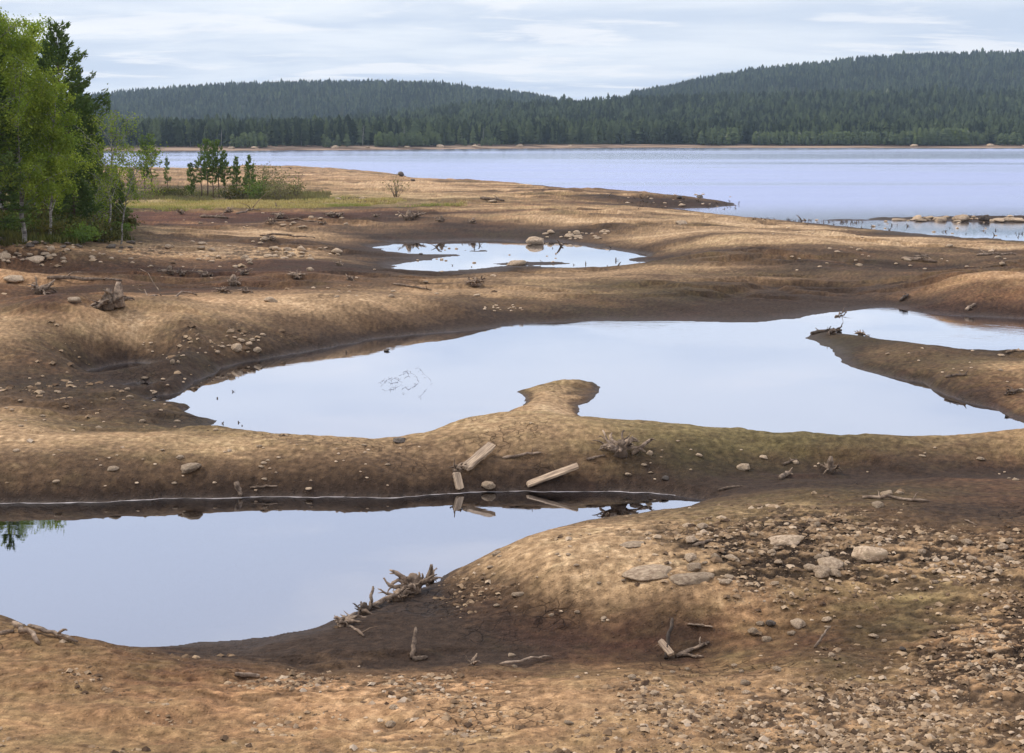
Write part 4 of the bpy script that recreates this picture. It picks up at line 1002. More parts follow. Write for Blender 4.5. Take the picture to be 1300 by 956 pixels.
# ================================================================== ROCKS
def rock_mesh(name, seed, sub=3, flat=.6, rough=.25, mat=None, angular=.5):
    import bmesh
    bm = bmesh.new(); bmesh.ops.create_icosphere(bm, subdivisions=sub, radius=1.0)
    rr = random.Random(seed); o = Vector((rr.uniform(0, 99), rr.uniform(0, 99), rr.uniform(0, 99)))
    planes = [(Vector((rr.gauss(0, 1), rr.gauss(0, 1), rr.gauss(0, .8))).normalized(), rr.uniform(.55, .9)) for _ in range(9)]
    for v in bm.verts:
        p = v.co.copy()
        for n_, dd in planes:
            t = p.dot(n_) - dd
            if t > 0: p -= n_ * t * (.6 + .4 * angular)
        p *= 1 + rough * mnoise.fractal(p * 1.3 + o, .8, 2.2, 4) * .8
        p.z *= flat
        v.co = p
    me = bpy.data.meshes.new(name); bm.to_mesh(me); bm.free()
    for pl in me.polygons: pl.use_smooth = True
    me.materials.append(mat or M_rock)
    return me
ROCKS = [rock_mesh('rock', 100 + i, 3, .55 + .1 * (i % 3), .22) for i in range(6)]
DROCKS = [rock_mesh('dark_rock', 200 + i, 3, .6, .25, M_rockdark) for i in range(4)]
SMALL = [rock_mesh('stone', 300 + i, 2, .6, .22) for i in range(6)]

def rock(px, py, wpx, label, group=None, dark=False, hr=.6, sink=.3, name='rock', rz=None, wd=1.0):
    """px,py = middle of the stone's foot; wpx = its width in photograph pixels"""
    lo = gp(px, py); w = wpx / F * lo.y / 2 * 1.2
    me = random.choice(DROCKS if dark else (ROCKS if wpx > 9 else SMALL))
    o = link(name, me); o.location = (lo.x, lo.y, lo.z + w * hr * .6 * (1 - sink * 1.6))
    o.scale = (w, w * random.uniform(.7, 1.1) * wd, w * hr)
    o.rotation_euler = (random.uniform(-.15, .15), random.uniform(-.15, .15), random.uniform(0, 6.3) if rz is None else rz)
    if rz is None: o.scale = (w, w * random.uniform(.8, 1.0), w * hr)
    return tag(o, label, 'rock', group)
SP_ = [
 (828, 727, 62, 'flat broad granite slab, left one of the two big slabs in the gravel', .5, .75),
 (875, 734, 58, 'thick rounded granite slab, right one of the two big slabs in the gravel', .62, .75),
 (998, 690, 46, 'smooth pale boulder standing among dark gravel above the two slabs', .7, .5),
 (1102, 708, 46, 'rounded pale boulder right of the dark gravel patch', .55, .5),
 (1052, 716, 34, 'flat tan stone just left below the rounded boulder', .4, .5),
 (1044, 727, 22, 'small tan block below the flat stone', .7, .4),
 (1124, 628, 16, 'pale round stone on the right bank with a smaller neighbour', .8, .4),
 (1141, 627, 11, 'smaller pale stone right beside the round one on the right bank', .8, .4),
 (1114, 643, 17, 'tan stone on the right bank in front of the pale round stone', .7, .4),
 (1235, 712, 14, 'pale tan stone alone in the gravel at the right', .8, .4),
 (1280, 712, 14, 'pale stone in the gravel near the right edge', .7, .4),
 (805, 692, 30, 'low grey stone half sunk in the gravel above the slabs', .3, .5),
 (657, 757, 17, 'angular dark grey stone on the pale slope left of the slabs', .8, .4),
 (803, 862, 12, 'bright round stone in front of the hollow', .8, .3),
 (733, 861, 9, 'small bright stone left of the bright round stone', .7, .3),
 (1146, 827, 9, 'small dark block on the stony ground at lower right', .9, .2),
 (986, 850, 13, 'low pale stone in the lower right corner area', .5, .3),
 (1012, 797, 20, 'tall brown lump of stone at the edge of the rusty hollow', .9, .3),
 (978, 795, 12, 'rough dark stone left of the rusty hollow', 1.1, .3),
 (649, 833, 10, 'small pale stone in the dark mud of the hollow', .6, .3),
 (621, 620, 17, 'brown round stone at the far waterline of the front pool', .8, .25),
 (240, 597, 26, 'broken pale stone on the bank of the front pool', .5, .4),
 (143, 597, 14, 'pale stone pile on the bank left of the broken stone', .6, .4),
 (229, 582, 10, 'small pale stone above the broken stone', .6, .4),
 (291, 573, 8, 'small pale stone near the crest of the bank', .6, .4),
 (507, 561, 20, 'dark wedge of stone on the water edge of the big pool', .4, .2),
 (944, 595, 17, 'yellowish lichened stone on the mossy slope', .6, .4),
 (845, 608, 12, 'flat dark stone on the wet mud below the mossy slope', .5, .4),
 (797, 604, 8, 'small pale stone on wet mud beside the long plank', .6, .4),
 (680, 310, 23, 'large tan boulder standing at the far edge of the upper pond', .75, .25),
 (655, 336, 22, 'tan boulder at the end of the islet in the upper pond', .6, .4),
 (344, 383, 16, 'pale pointed stone on the flat ground beyond the big pool', .8, .4),
 (96, 384, 17, 'pale boulder on the rim of the rusty pit', .9, .35),
 (301, 445, 14, 'biggest pale stone of the heap at the left end of the big pool', .9, .2),
 (326, 447, 11, 'rightmost pale stone of the heap at the big pool', .8, .2),
 (316, 440, 9, 'upper pale stone of the heap at the big pool', .9, .2),
 (308, 434, 7, 'topmost small stone of the heap at the big pool', .9, .2),
 (321, 433, 7, 'small stone at the upper right of the heap at the big pool', .9, .2),
 (276, 449, 8, 'small pale stone left of the heap at the big pool', .9, .2),
 (219, 462, 7, 'white block standing upright in the wet mud', 1.3, .1),
 (226, 462, 5, 'small white block right of the upright one in wet mud', 1.3, .1),
 (1222, 280, 19, 'largest domed boulder on the stone bar in the lake', .85, .3),
 (1195, 281, 15, 'tan boulder left of the domed one on the stone bar', .6, .3),
 (1170, 281, 15, 'low boulder near the left end of the stone bar', .5, .3),
 (1250, 280, 13, 'pointed dark boulder right of the domed one on the bar', 1.1, .3),
 (1268, 281, 19, 'long low boulder on the right part of the stone bar', .4, .3),
 (1294, 281, 13, 'boulder of the stone bar cut by the right edge', .6, .3),
 (1140, 280, 18, 'flat stone at the left end of the stone bar', .35, .3),
 (866, 284, 16, 'pale low rock on the sand near the lake inlet', .5, .5),
 (865, 262, 9, 'tan rock at the foot of the dark spit', .7, .3),
 (509, 224, 8, 'dark rock pile on the tip of the sand spit', 1.3, .2),
 (524, 230, 6, 'small dark rock off the tip of the sand spit', .8, .2),
 (1296, 497, 10, 'rusty stone in the eroded bank at the right edge', .8, .3),
 (430, 254, 10, 'pale stone lying on the sand beyond the grass strip', .5, .3),
 (461, 254, 10, 'pale low stone right of the other pale one beyond the grass', .5, .3),
 (625, 257, 11, 'pale stone on the sand beside the bleached branch', .5, .3),
 (46, 332, 26, 'orange tinted boulder on the stony beach below the grove', .6, .4),
 (18, 357, 24, 'flat pale rock low on the beach below the grove', .4, .4),
 (45, 293, 20, 'grey boulder under the trees of the grove', .8, .2),
 (100, 302, 18, 'dark grey boulder at the edge of the undergrowth', .8, .3),
]
for (px, py, w, lab, hr, sk) in SP_:
    dk = ('dark' in lab) and not any(k_ in lab.split(' in ')[0] for k_ in ('pale', 'tan', 'slab', 'white'))
    o = rock(px, py, w, lab, None, dk, hr, sk, 'boulder' if w > 24 else 'rock')
    if 'slab' in lab:
        o.rotation_euler = (.05, -.04, .25); ww = w / F * o.location.y / 2; o.scale = (ww * 1.25, ww * .75, ww * hr * .62); o['category'] = 'boulder'
# scattered stones, in named groups
DEFER = []
def scatter(n, x0, x1, y0, y1, w0, w1, label, group, dark=False, seed=0, cond=None, name='stone', sink=.35, inwater=False):
    rr = random.Random(seed); k = 0; tries = 0
    while k < n and tries < n * 12:
        tries += 1
        px = rr.uniform(x0, x1); py = rr.uniform(y0, y1)
        lo = gp(px, py)
        if not inwater and lo.z < .02: continue
        w = (w0 + (w1 - w0) * rr.random() ** 2.2)
        DEFER.append((w if py < 866 else w * .6, px, py, w, label, group, dark, rr.uniform(.5, .95), sink, name)); k += 1
scatter(34, 870, 1090, 668, 745, 7, 20, 'small stone among the dark gravel patch around the two big slabs', 'stones in the gravel patch', seed=1)
scatter(26, 1080, 1290, 680, 740, 6, 16, 'small stone in the pale gravel at the right of the near bank', 'stones in the right gravel', seed=2)
scatter(22, 560, 800, 700, 790, 5, 9, 'small pale stone on the gravel slope of the near bank', 'stones on the gravel slope', seed=3)
scatter(26, 950, 1290, 780, 865, 5, 14, 'small stone on the stony ground at the lower right', 'stones at the lower right', seed=4)
scatter(18, 0, 260, 480, 500, 5, 10, 'small pale stone on the dark muddy hollow at the left', 'stones in the muddy hollow', seed=5)
scatter(22, 0, 280, 500, 552, 4, 10, 'small stone on the muddy shore at the left end of the big pool', 'stones on the left muddy shore', seed=6)
scatter(16, 280, 335, 425, 450, 4, 8, 'small pale stone of the heap at the left end of the big pool', 'stones of the heap by the big pool', seed=7)
scatter(18, 180, 320, 430, 456, 3, 6, 'small stone on the bank slope left of the stone heap', 'stones left of the heap', seed=8)
scatter(26, 330, 560, 565, 622, 4, 9, 'small flat stone on the bank between the two pools', 'stones on the bank between the pools', seed=9)
scatter(20, 20, 330, 565, 625, 4, 9, 'small stone on the left part of the bank between the pools', 'stones on the left bank', seed=10)
scatter(26, 780, 1290, 560, 610, 4, 10, 'small stone on the mossy slope between the pools', 'stones on the mossy slope', seed=11)
scatter(30, 0, 170, 318, 335, 6, 14, 'stone on the stony beach below the grove', 'stones on the beach below the grove', seed=12)
scatter(30, -10, 175, 304, 318, 6, 13, 'dark stone along the edge of the undergrowth below the grove', 'dark stones below the undergrowth', True, seed=13)
scatter(24, 340, 430, 314, 332, 6, 13, 'pale stone of the rubble ridge left of the upper pond', 'stones of the rubble ridge', seed=14)
scatter(26, 175, 340, 305, 335, 5, 12, 'stone on the low rubble ridge right of the grove', 'stones of the ridge right of the grove', seed=15)
scatter(20, 615, 665, 388, 396, 3, 6, 'small white stone on the dark slope above the big pool', 'white stones above the big pool', seed=16)
scatter(24, 690, 775, 294, 304, 5, 12, 'stone on the bank at the far right of the upper pond', 'stones behind the upper pond', seed=17)
scatter(16, 500, 800, 308, 340, 3, 7, 'small dark stone rising from the water of the upper pond', 'dark stones in the upper pond', True, seed=18, inwater=True, sink=.2)
scatter(22, 780, 945, 246, 263, 3, 8, 'small dark rock on the low spit running into the lake', 'dark rocks of the lake spit', True, seed=19, inwater=True, sink=.2)
scatter(20, 1150, 1300, 276, 282, 6, 12, 'stone of the bar lying in the lake at the right', 'stones of the stone bar', seed=20, inwater=True)
scatter(26, 960, 1290, 279, 302, 3, 6, 'small dark stone along the marshy lake edge at the right', 'dark stones at the lake edge', True, seed=21, inwater=True)
scatter(30, 1000, 1290, 312, 345, 4, 9, 'stone on the brown flats beyond the big pool', 'stones on the brown flats', seed=22)
scatter(26, 180, 640, 335, 378, 4, 10, 'stone on the rusty flats between the ponds', 'stones on the rusty flats', seed=23)
scatter(20, 200, 560, 270, 290, 4, 9, 'stone on the dark peat beyond the rubble ridges', 'stones on the dark peat', seed=24)
scatter(14, 1120, 1300, 440, 500, 4, 9, 'small stone on the peninsula at the right', 'stones on the right peninsula', seed=25)
scatter(18, 300, 950, 845, 866, 4, 9, 'small pale stone on the front rim of the near bank', 'stones on the front rim', seed=26)
scatter(16, 300, 950, 868, 940, 6, 14, 'pale stone on the gravel at the very bottom of the view', 'stones at the bottom', seed=27)
scatter(14, 950, 1300, 868, 940, 6, 16, 'pale stone on the gravel in the bottom right corner', 'stones in the bottom right corner', seed=28)

DEFER.sort(key=lambda a: -a[0])
for a in DEFER[:285]: rock(a[1], a[2], a[3], a[4], a[5], a[6], a[7], a[8], a[9])
def small_stones():
    mb_v = []; mb_f = []; n = 0
    for a in DEFER[285:]:
        lo = gp(a[1], a[2]); w = a[3] / F * lo.y / 2; me = random.choice(SMALL)
        co = np.empty(len(me.vertices) * 3); me.vertices.foreach_get('co', co); co = co.reshape(-1, 3)
        an = random.uniform(0, 6.3); c, sn = math.cos(an), math.sin(an)
        v = np.stack([(co[:, 0] * c - co[:, 1] * sn) * w, (co[:, 0] * sn + co[:, 1] * c) * w * .85, co[:, 2] * w * .7 + w * .2], 1) + np.array(lo)
        fi = np.empty(len(me.polygons) * 3, dtype=np.int32); me.polygons.foreach_get('vertices', fi)
        mb_v.append(v); mb_f.append(fi.reshape(-1, 3) + n); n += len(v)
    tag(link('stones', mesh_np('stones', np.concatenate(mb_v), np.concatenate(mb_f), M_rock, True)), 'smallest loose stones strewn over the flats and banks', 'stones', kind='stuff')
small_stones()
# gravel: countless pebbles
def gravel():
    rs = np.random.default_rng(77)
    n = 300000
    # even by picture area near the viewer
    py = rs.uniform(330, 1110, n); px = rs.uniform(-60, 1360, n)
    dd = CAMZ * .92 / ((py - HOR) / F)
    x = (px - 650) / F * dd; y = dd
    g = field(gr, x, y); z = ground_z(x, y)
    cl = fbm(x, y, 1.1, 3, 91)
    p = np.clip((g - .38) * 1.5 + cl * .8 + .06, 0.0, 1) ** 1.9
    k = (rs.random(n) < p * .62) & (z > .05)
    x, y, z = x[k], y[k], z[k]; n = len(x)
    s = (rs.random(n) ** 5 * .07 + .007) * np.clip(y / 20, .8, 3.0)
    base_v = np.array([(1, 0, 0), (-1, 0, 0), (0, 1, 0), (0, -1, 0), (0, 0, .7), (.6, .6, .35), (-.6, .55, .4), (.1, -.7, .5)])
    base_f = np.array([(0, 5, 4), (5, 2, 4), (2, 6, 4), (6, 1, 4), (1, 3, 7), (3, 0, 7), (0, 4, 7), (1, 7, 4)])
    rot = rs.uniform(0, 6.28, n); c, sn = np.cos(rot), np.sin(rot)
    sx = s * rs.uniform(.7, 1.3, n); sy = s * rs.uniform(.6, 1.1, n); sz = s * rs.uniform(.5, 1.1, n)
    jit = 1 + rs.uniform(-.25, .25, (n, 8))
    bx = base_v[None, :, 0] * sx[:, None] * jit; by = base_v[None, :, 1] * sy[:, None] * jit; bz = base_v[None, :, 2] * sz[:, None] * jit
    vx = bx * c[:, None] - by * sn[:, None] + x[:, None]; vy = bx * sn[:, None] + by * c[:, None] + y[:, None]; vz = bz + z[:, None] + .001
    v = np.stack([vx, vy, vz], -1).reshape(-1, 3)
    f = (base_f[None] + (np.arange(n) * 8)[:, None, None]).reshape(-1, 3)
    dd_ = field(soil[..., 3], x, y)
    t = np.repeat(np.clip(rs.random(n) * (1.05 - .6 * dd_), 0, 1), len(base_f))
    m, nt, out = new_mat('gravel_stone'); q = NT(nt)
    at = q.n('ShaderNodeAttribute', attribute_name='tint'); cr = q.n('ShaderNodeValToRGB'); q.l(at.outputs['Fac'], cr.inputs[0])
    e = cr.color_ramp.elements; e[0].color = (.09, .058, .038, 1); e[1].color = (.52, .40, .28, 1)
    for p_, c_ in ((.35, (.22, .145, .085, 1)), (.75, (.40, .28, .17, 1))): a = e.new(p_); a.color = c_
    b = q.n('ShaderNodeBsdfDiffuse'); q.l(cr.outputs[0], b.inputs[0]); q.l(b.outputs[0], out.inputs[0])
    tag(link('gravel', mesh_np('gravel', v, f, m, False, fattr=t)), 'tan and brown gravel strewn over the dried out banks', 'gravel', kind='stuff')
    print('pebbles', n)
gravel()

# ================================================================== DRIFTWOOD
def bent(p0, az, L, rise, curl, n, rs):
    pts = [np.array(p0, float)]; a = az; e = rise
    for i in range(n):
        st_ = L / n
        pts.append(pts[-1] + np.array([math.cos(a) * math.cos(e), math.sin(a) * math.cos(e), math.sin(e)]) * st_)
        a += rs.gauss(0, curl); e += rs.gauss(-.05, curl * .8)
    return pts

def stump(loc, size, seed, label, group=None, tilt=(0, 0), trunk=.5, nroots=9, mat=None, name='driftwood_stump', up=.2, rz=0):
    rs = random.Random(seed); m = mat or M_wood
    root = empty(name, loc, rz); tag(root, label, 'tree stump', group); root.rotation_euler = (tilt[0], tilt[1], rz)
    b = MB()
    ht = size * trunk
    b.tube([(0, 0, -.05 * size), (0, 0, ht * .3), (.03 * size, 0, ht * .7), (.05 * size, .02 * size, ht)], [size * .26, size * .2, size * .15, size * .07], 10, .4, seed=seed)
    b.build('stump_trunk', m, root)
    for i in range(nroots):
        rb = MB(); az = 6.283 * i / nroots + rs.uniform(-.3, .3); L = size * rs.uniform(.3, .8)
        pts = bent((math.cos(az) * size * .08, math.sin(az) * size * .08, size * .16), az, L, rs.uniform(-.1, .5) + up - .1, .38, 6, rs)
        pts = [(p[0], p[1], max(p[2], -.02 * size)) for p in pts]
        rb.tube(pts, [size * .088 * rs.uniform(.7, 1.2) * (1 - k / 7.8) for k in range(7)], 6, .45, seed=i)
        if rs.random() < .7:
            q = pts[3]; p2 = bent(q, az + rs.uniform(-1, 1), L * .5, rs.uniform(-.2, .6), .4, 4, rs)
            rb.tube(p2, [size * .035 * (1 - k / 5.5) for k in range(5)], 4, .2, seed=i + 9)
        rb.build('root', m, root)
    return root

def log(px0, py0, px1, py1, rpx, label, name='driftwood_log', mat=None, group=None, lift=0.0, lift1=0.0, branches=2, seed=0, flat=1.0, cat='log', wig=.03, taper=.6):
    a = gp(px0, py0); b_ = gp(px1, py1)
    a.z += lift; b_.z += lift1
    r = rpx / F * (a.y + b_.y) / 2 / 2
    mid = (a + b_) / 2; dv = b_ - a; L = dv.length
    rs = random.Random(seed)
    root = empty(name, (mid.x, mid.y, min(a.z, b_.z))); tag(root, label, cat, group)
    mb = MB(); n = 9; P = []
    for i in range(n):
        t = i / (n - 1); p = a + dv * t - mid; p.z = (a.z + dv.z * t) - min(a.z, b_.z) + r * .6
        w = math.sin(t * math.pi) * L * wig
        p += Vector((rs.gauss(0, 1) * w * .5, rs.gauss(0, 1) * w, abs(rs.gauss(0, 1)) * w * .7)); P.append(tuple(p))
    mb.tube(P, [r * (1 - (1 - taper) * i / (n - 1)) * (.75 if i in (0, n - 1) else 1) for i in range(n)], 8, .16, flat, seed)
    mb.build('log_stem', mat or M_wood, root)
    for k in range(branches):
        i = rs.randint(2, n - 2); q = P[i]; bb = MB()
        pts = bent(q, rs.uniform(0, 6.28), L * rs.uniform(.15, .35), rs.uniform(.1, .9), .3, 4, rs)
        bb.tube(pts, [r * .45 * (1 - j / 5.5) for j in range(5)], 5, .2, seed=k)
        bb.build('branch', mat or M_wood, root)
    return root

def plank(px0, py0, px1, py1, wpx, label, lift0=.0, lift1=.0, th=.05):
    a = gp(px0, py0); b_ = gp(px1, py1); a.z += lift0; b_.z += lift1
    mid = (a + b_) / 2; dv = (b_ - a); L = dv.length; w = wpx / F * mid.y
    import bmesh
    bm = bmesh.new()
    nx = 14; rows = []
    rs = random.Random(int(px0))
    for i in range(nx + 1):
        t = i / nx - .5; wv = w * (.5 + .03 * rs.uniform(-1, 1)) * (1 if 0 < i < nx else rs.uniform(.6, .9))
        e = L * t + (rs.uniform(-.03, .03) * L if i in (0, nx) else 0)
        rows.append([bm.verts.new((e + (rs.uniform(-.02, .02) if i in (0, nx) else 0), s * wv, z_)) for (s, z_) in ((-1, 0), (1, 0), (1, th), (-1, th))])
    for i in range(nx):
        for k in range(4): bm.faces.new((rows[i][k], rows[i][(k + 1) % 4], rows[i + 1][(k + 1) % 4], rows[i + 1][k]))
    bm.faces.new(rows[0]); bm.faces.new(rows[-1][::-1])
    bmesh.ops.recalc_face_normals(bm, faces=bm.faces)
    bmesh.ops.bevel(bm, geom=[e for e in bm.edges if e.calc_length() > 0], offset=.004, segments=1, affect='EDGES')
    me = bpy.data.meshes.new('plank'); bm.to_mesh(me); bm.free(); me.materials.append(M_plank)
    o = link('plank', me); o.location = mid + Vector((0, 0, .01))
    xa = dv.normalized(); ya = Vector((0, 0, 1)).cross(xa).normalized(); ya = (ya + Vector((0, 0, .35))).normalized(); za = xa.cross(ya).normalized(); ya = za.cross(xa)
    if za.z < 0: ya, za = -ya, -za
    o.rotation_euler = Matrix((xa, ya, za)).transposed().to_euler()
    return tag(o, label, 'plank')
plank(669, 621, 734, 603, 11, 'long weathered plank sloping into the far edge of the front pool', .02, .12)
plank(591, 600, 626, 574, 13, 'short broad grey board leaning on the bank left of the long plank', .05, .12, .07)
plank(583, 622, 578, 612, 11, 'small square board end standing at the waterline', -.02, .16, .06)
stump(gp(580, 598), .38, 401, 'small tangle of roots at the lower end of the short broad board', trunk=.15, nroots=6)
stump(gp(787, 577), .70, 402, 'pale root tangle of an upturned stump on the bank above the long plank', trunk=.4, nroots=17, up=.25)
log(802, 579, 828, 566, 7, 'thick pale branch lying right of the upturned root tangle', lift1=.1, branches=1, seed=3)
log(638, 583, 687, 577, 4, 'thin bent stick on the mound right of the short board', name='driftwood_stick', branches=1, seed=4, cat='stick')
log(745, 586, 768, 580, 4, 'short stick in front of the upturned root tangle', name='driftwood_stick', branches=0, seed=5, cat='stick')
log(912, 624, 942, 618, 4, 'slim stick on the dark mud right of the front pool', name='driftwood_stick', branches=0, seed=6, cat='stick')
log(1225, 661, 1240, 668, 3, 'slender white stick on the brown slope at the right', name='driftwood_stick', branches=0, seed=7, cat='stick')
log(1034, 823, 1054, 808, 4, 'straight pale stick leaning out of the rusty hollow', name='driftwood_stick', branches=0, seed=8, lift1=.12, cat='stick')
log(880, 695, 905, 688, 5, 'short pale stick among the gravel above the two slabs', name='driftwood_stick', branches=0, seed=9, cat='stick')
log(1095, 633, 1180, 638, 5, 'long low branch half buried behind the pale round stone', branches=2, seed=10)
# left foreground
log(0, 806, 18, 803, 7, 'thin log end entering at the left edge by the front pool', branches=1, seed=11)
log(18, 803, 50, 820, 9, 'bent bleached branch curving over the near left shore', branches=0, seed=12, wig=.05, lift=.1)
log(38, 802, 98, 818, 12, 'thick dark brown slab of driftwood behind the bent branch', branches=1, seed=13, flat=.5, lift=.05)
log(298, 858, 330, 861, 6, 'short cut log lying on the rim at the bottom', branches=0, seed=14, taper=.9)
log(300, 625, 306, 632, 9, 'hooked stump piece at the far waterline of the front pool', branches=2, seed=15, lift=.12)
log(318, 622, 352, 618, 3, 'thin twig lying on the mud right of the hooked piece', name='driftwood_stick', branches=0, seed=16, cat='stick')
# driftwood pile on the near shore of the front pool
stump(gp(522, 752), .62, 410, 'big gnarled stump heading the driftwood heap on the near shore', trunk=.45, nroots=13, up=.25)
stump(gp(506, 762), .40, 411, 'broken stump below the big gnarled one in the heap', trunk=.4, nroots=8)
stump(gp(547, 738), .28, 412, 'small pointed stump right of the big gnarled one', trunk=.9, nroots=6)
log(466, 775, 512, 760, 7, 'bleached log leaning against the lower side of the heap', branches=3, seed=17, lift1=.08)
log(470, 776, 474, 762, 6, 'upright forked snag at the middle of the driftwood heap', branches=1, seed=18, lift1=.18)
stump(gp(462, 780), .34, 413, 'dark small stump at the waterline of the heap', trunk=.5, nroots=7, mat=M_wooddark)
stump(gp(437, 794), .40, 414, 'lowest pale root cluster at the left end of the heap', trunk=.1, nroots=9)
log(428, 790, 462, 809, 5, 'thin branch spreading from the lowest root cluster', branches=3, seed=19)
log(523, 838, 528, 820, 7, 'upright pale hooked branch standing in the dark mud', branches=0, seed=20, lift1=.22)
log(524, 840, 543, 837, 7, 'short curved piece of wood at the foot of the hooked branch', branches=0, seed=21)
stump(gp(600, 845), .20, 415, 'tiny root clump in the mud near the bottom centre', trunk=.2, nroots=6)
# hollow at centre right
log(845, 838, 853, 812, 7, 'dark broken snag standing in the hollow below the slabs', branches=0, seed=22, lift1=.25, mat=M_wooddark)
plank(838, 828, 853, 838, 9, 'short splintered board lying against the dark snag', .12, .04, .04)
log(858, 836, 900, 818, 8, 'forked pale root running right from the dark snag', branches=3, seed=23, flat=.7)
log(862, 833, 893, 836, 5, 'thin looped branch in front of the forked root', branches=2, seed=24)
log(636, 845, 700, 836, 7, 'long flat driftwood trunk half buried in the rim of the hollow', branches=0, seed=25, flat=.5)
log(873, 797, 905, 800, 8, 'low pale slab of wood on the edge of the cracked sand', branches=1, seed=26, flat=.4)
# slope right
stump(gp(1053, 600), .42, 416, 'forked grey stump standing in the dark gully at the right', trunk=.75, nroots=6)
log(990, 610, 1004, 601, 7, 'pale stump piece at the left end of the dark gully', branches=2, seed=27)
log(994, 591, 1012, 585, 4, 'thin branch on the mossy slope above the gully', branches=2, seed=28)
# right peninsula
log(1030, 425, 1068, 421, 6, 'dark long log at the tip of the right peninsula', branches=4, seed=29, mat=M_wooddark)
stump(gp(1056, 424), .5, 417, 'dark root stump on the tip of the right peninsula', trunk=.3, nroots=9, mat=M_wooddark)
stump(gp(1092, 426), .45, 418, 'row of small broken roots on top of the right peninsula', trunk=.2, nroots=9)
log(1278, 449, 1300, 447, 5, 'pale log near the right edge on top of the peninsula', branches=0, seed=30)
stump(gp(1285, 500), .4, 419, 'tangle of roots sticking out of the eroded bank at right', trunk=.1, nroots=9, mat=M_wooddark)
log(1200, 480, 1228, 477, 5, 'dark root lying in the hollow on the right peninsula', branches=3, seed=420, mat=M_wooddark)
log(1143, 383, 1153, 376, 5, 'dark stump piece at the left foot of the right mound', branches=2, seed=31, mat=M_wooddark)
log(1226, 395, 1238, 388, 5, 'pale stick at the waterline of the right mound', branches=1, seed=32, cat='stick', name='driftwood_stick')
# mid distance stumps
stump(gp(603, 363), .8, 421, 'fan shaped grey stump below the upper pond', trunk=.35, nroots=12, up=.05)
stump(gp(137, 390), 1.15, 422, 'large spiky grey stump at the rim of the rusty pit', trunk=.5, nroots=13, up=.0)
stump(gp(150, 389), .9, 423, 'small stump right of the spiky grey one', trunk=.8, nroots=7)
stump(gp(52, 373), .9, 424, 'pale stump at the far rim of the rusty pit', trunk=.3, nroots=9)
GM = 'stumps and roots on the rusty flats'
for i, (px, py, s, lab) in enumerate([(215, 347, 1.5, 'root cluster on the rusty flats nearest the grove'), (232, 350, 1.2, 'small root cluster right of the first one on the rusty flats'), (296, 362, 1.7, 'spread stump at the middle of the rusty flats'),
    (283, 372, 1.3, 'low stump in front of the spread one'), (310, 349, 1.4, 'bleached stump behind the spread one'), (262, 352, 1.2, 'tiny root between two clusters on the flats'), (312, 372, 1.1, 'roots right of the low stump'),
    (445, 356, 1.3, 'roots lying on the brown mud left below the upper pond'), (378, 354, 1.6, 'dark flat root plate on the flats'), (430, 337, 1.2, 'broken root left of the upper pond'), (345, 305, 1.6, 'root on the pale strip beyond the ridge'),
    (355, 276, 2.2, 'stump on the peat, left one of the row'), (420, 275, 2.2, 'big stump on the peat behind the strip'), (432, 275, 2.0, 'stump touching the big one on the peat'), (478, 276, 1.6, 'small stump on the peat in the middle'), (518, 279, 2.8, 'wide bleached root plate on the peat'),
    (530, 276, 2.2, 'spiky stump behind the wide root plate'), (345, 284, 2.0, 'stump in the dark peat at the left'), (352, 264, 1.6, 'stump at the edge of the grass strip'), (230, 272, 1.8, 'pale small stump on the red soil'), (290, 270, 1.8, 'pale stump right on the red soil'), (410, 286, 1.6, 'low stump near the pale strip'), (560, 282, 1.8, 'stump at the right end of the dark peat'), (600, 283, 1.5, 'last small stump right of the peat row')]):
    stump(gp(px, py), s * .42, 430 + i, lab, GM, trunk=random.Random(i).uniform(.15, .6), nroots=8, mat=M_wood, up=.1)
for i, (x0, y0, x1, y1, w, lab) in enumerate([(200, 345, 262, 348, 4, 'long thin branch on the rusty flats nearest the grove'), (60, 355, 155, 358, 5, 'long half buried log on the beach below the grove'), (500, 362, 548, 369, 3, 'thin stick pointing right below the upper pond'),
    (165, 383, 250, 376, 4, 'long flat branch on the flats right of the pit'), (255, 276, 290, 278, 4, 'bleached log on the red soil'), (300, 272, 330, 268, 3, 'thin log on the red soil right of the bleached one'), (345, 281, 410, 283, 3, 'long thin log across the dark peat'),
    (1145, 330, 1190, 334, 5, 'pale log on the brown flats at the right'), (1160, 328, 1178, 326, 4, 'short branch behind the pale log on the flats'), (1240, 325, 1290, 324, 4, 'long branch on the flats near the right edge'), (610, 253, 640, 256, 4, 'bleached branch on the sand right of the grass'),
    (330, 300, 400, 303, 3, 'long branch on the pale strip left of the upper pond'), (1060, 403, 1075, 396, 2, 'thin reed like stick in the dark mud by the big pool')]):
    log(x0, y0, x1, y1, w, lab, branches=2, seed=600 + i, group='logs on the dried flats')
# snags standing in water
def snag(px, py, hpx, label, group, seed, name='snag', mat=None):
    lo = gp(px, py); h = hpx / F * lo.y; rs = random.Random(seed)
    root = MB(); lx = rs.uniform(-1, 1); pts = [(0, 0, -.1), (lx * .5 * h, rs.uniform(-.2, .2) * h, h * .5), (lx * h, 0, h * rs.uniform(.6, 1))]
    root.tube(pts, [h * .11 + .012, h * .09 + .01, h * .03 + .005], 5, .25, seed=seed)
    for k in range(2):
        root.tube(bent((0, 0, h * .1), rs.uniform(0, 6.28), h * rs.uniform(.5, 1.2), rs.uniform(0, .7), .3, 3, rs), [h * .07, h * .06, h * .04, h * .02], 4)
    o = root.build(name, mat or M_wooddark); o.location = lo
    return tag(o, label, 'snag', group)
snag(714, 313, 12, 'upright thin post rising from the right part of the upper pond', None, 1)
snag(553, 314, 9, 'forked dark snag in the left part of the upper pond', None, 2)
snag(610, 312, 6, 'small dark snag in the middle of the upper pond', None, 3)
rs4 = random.Random(4)
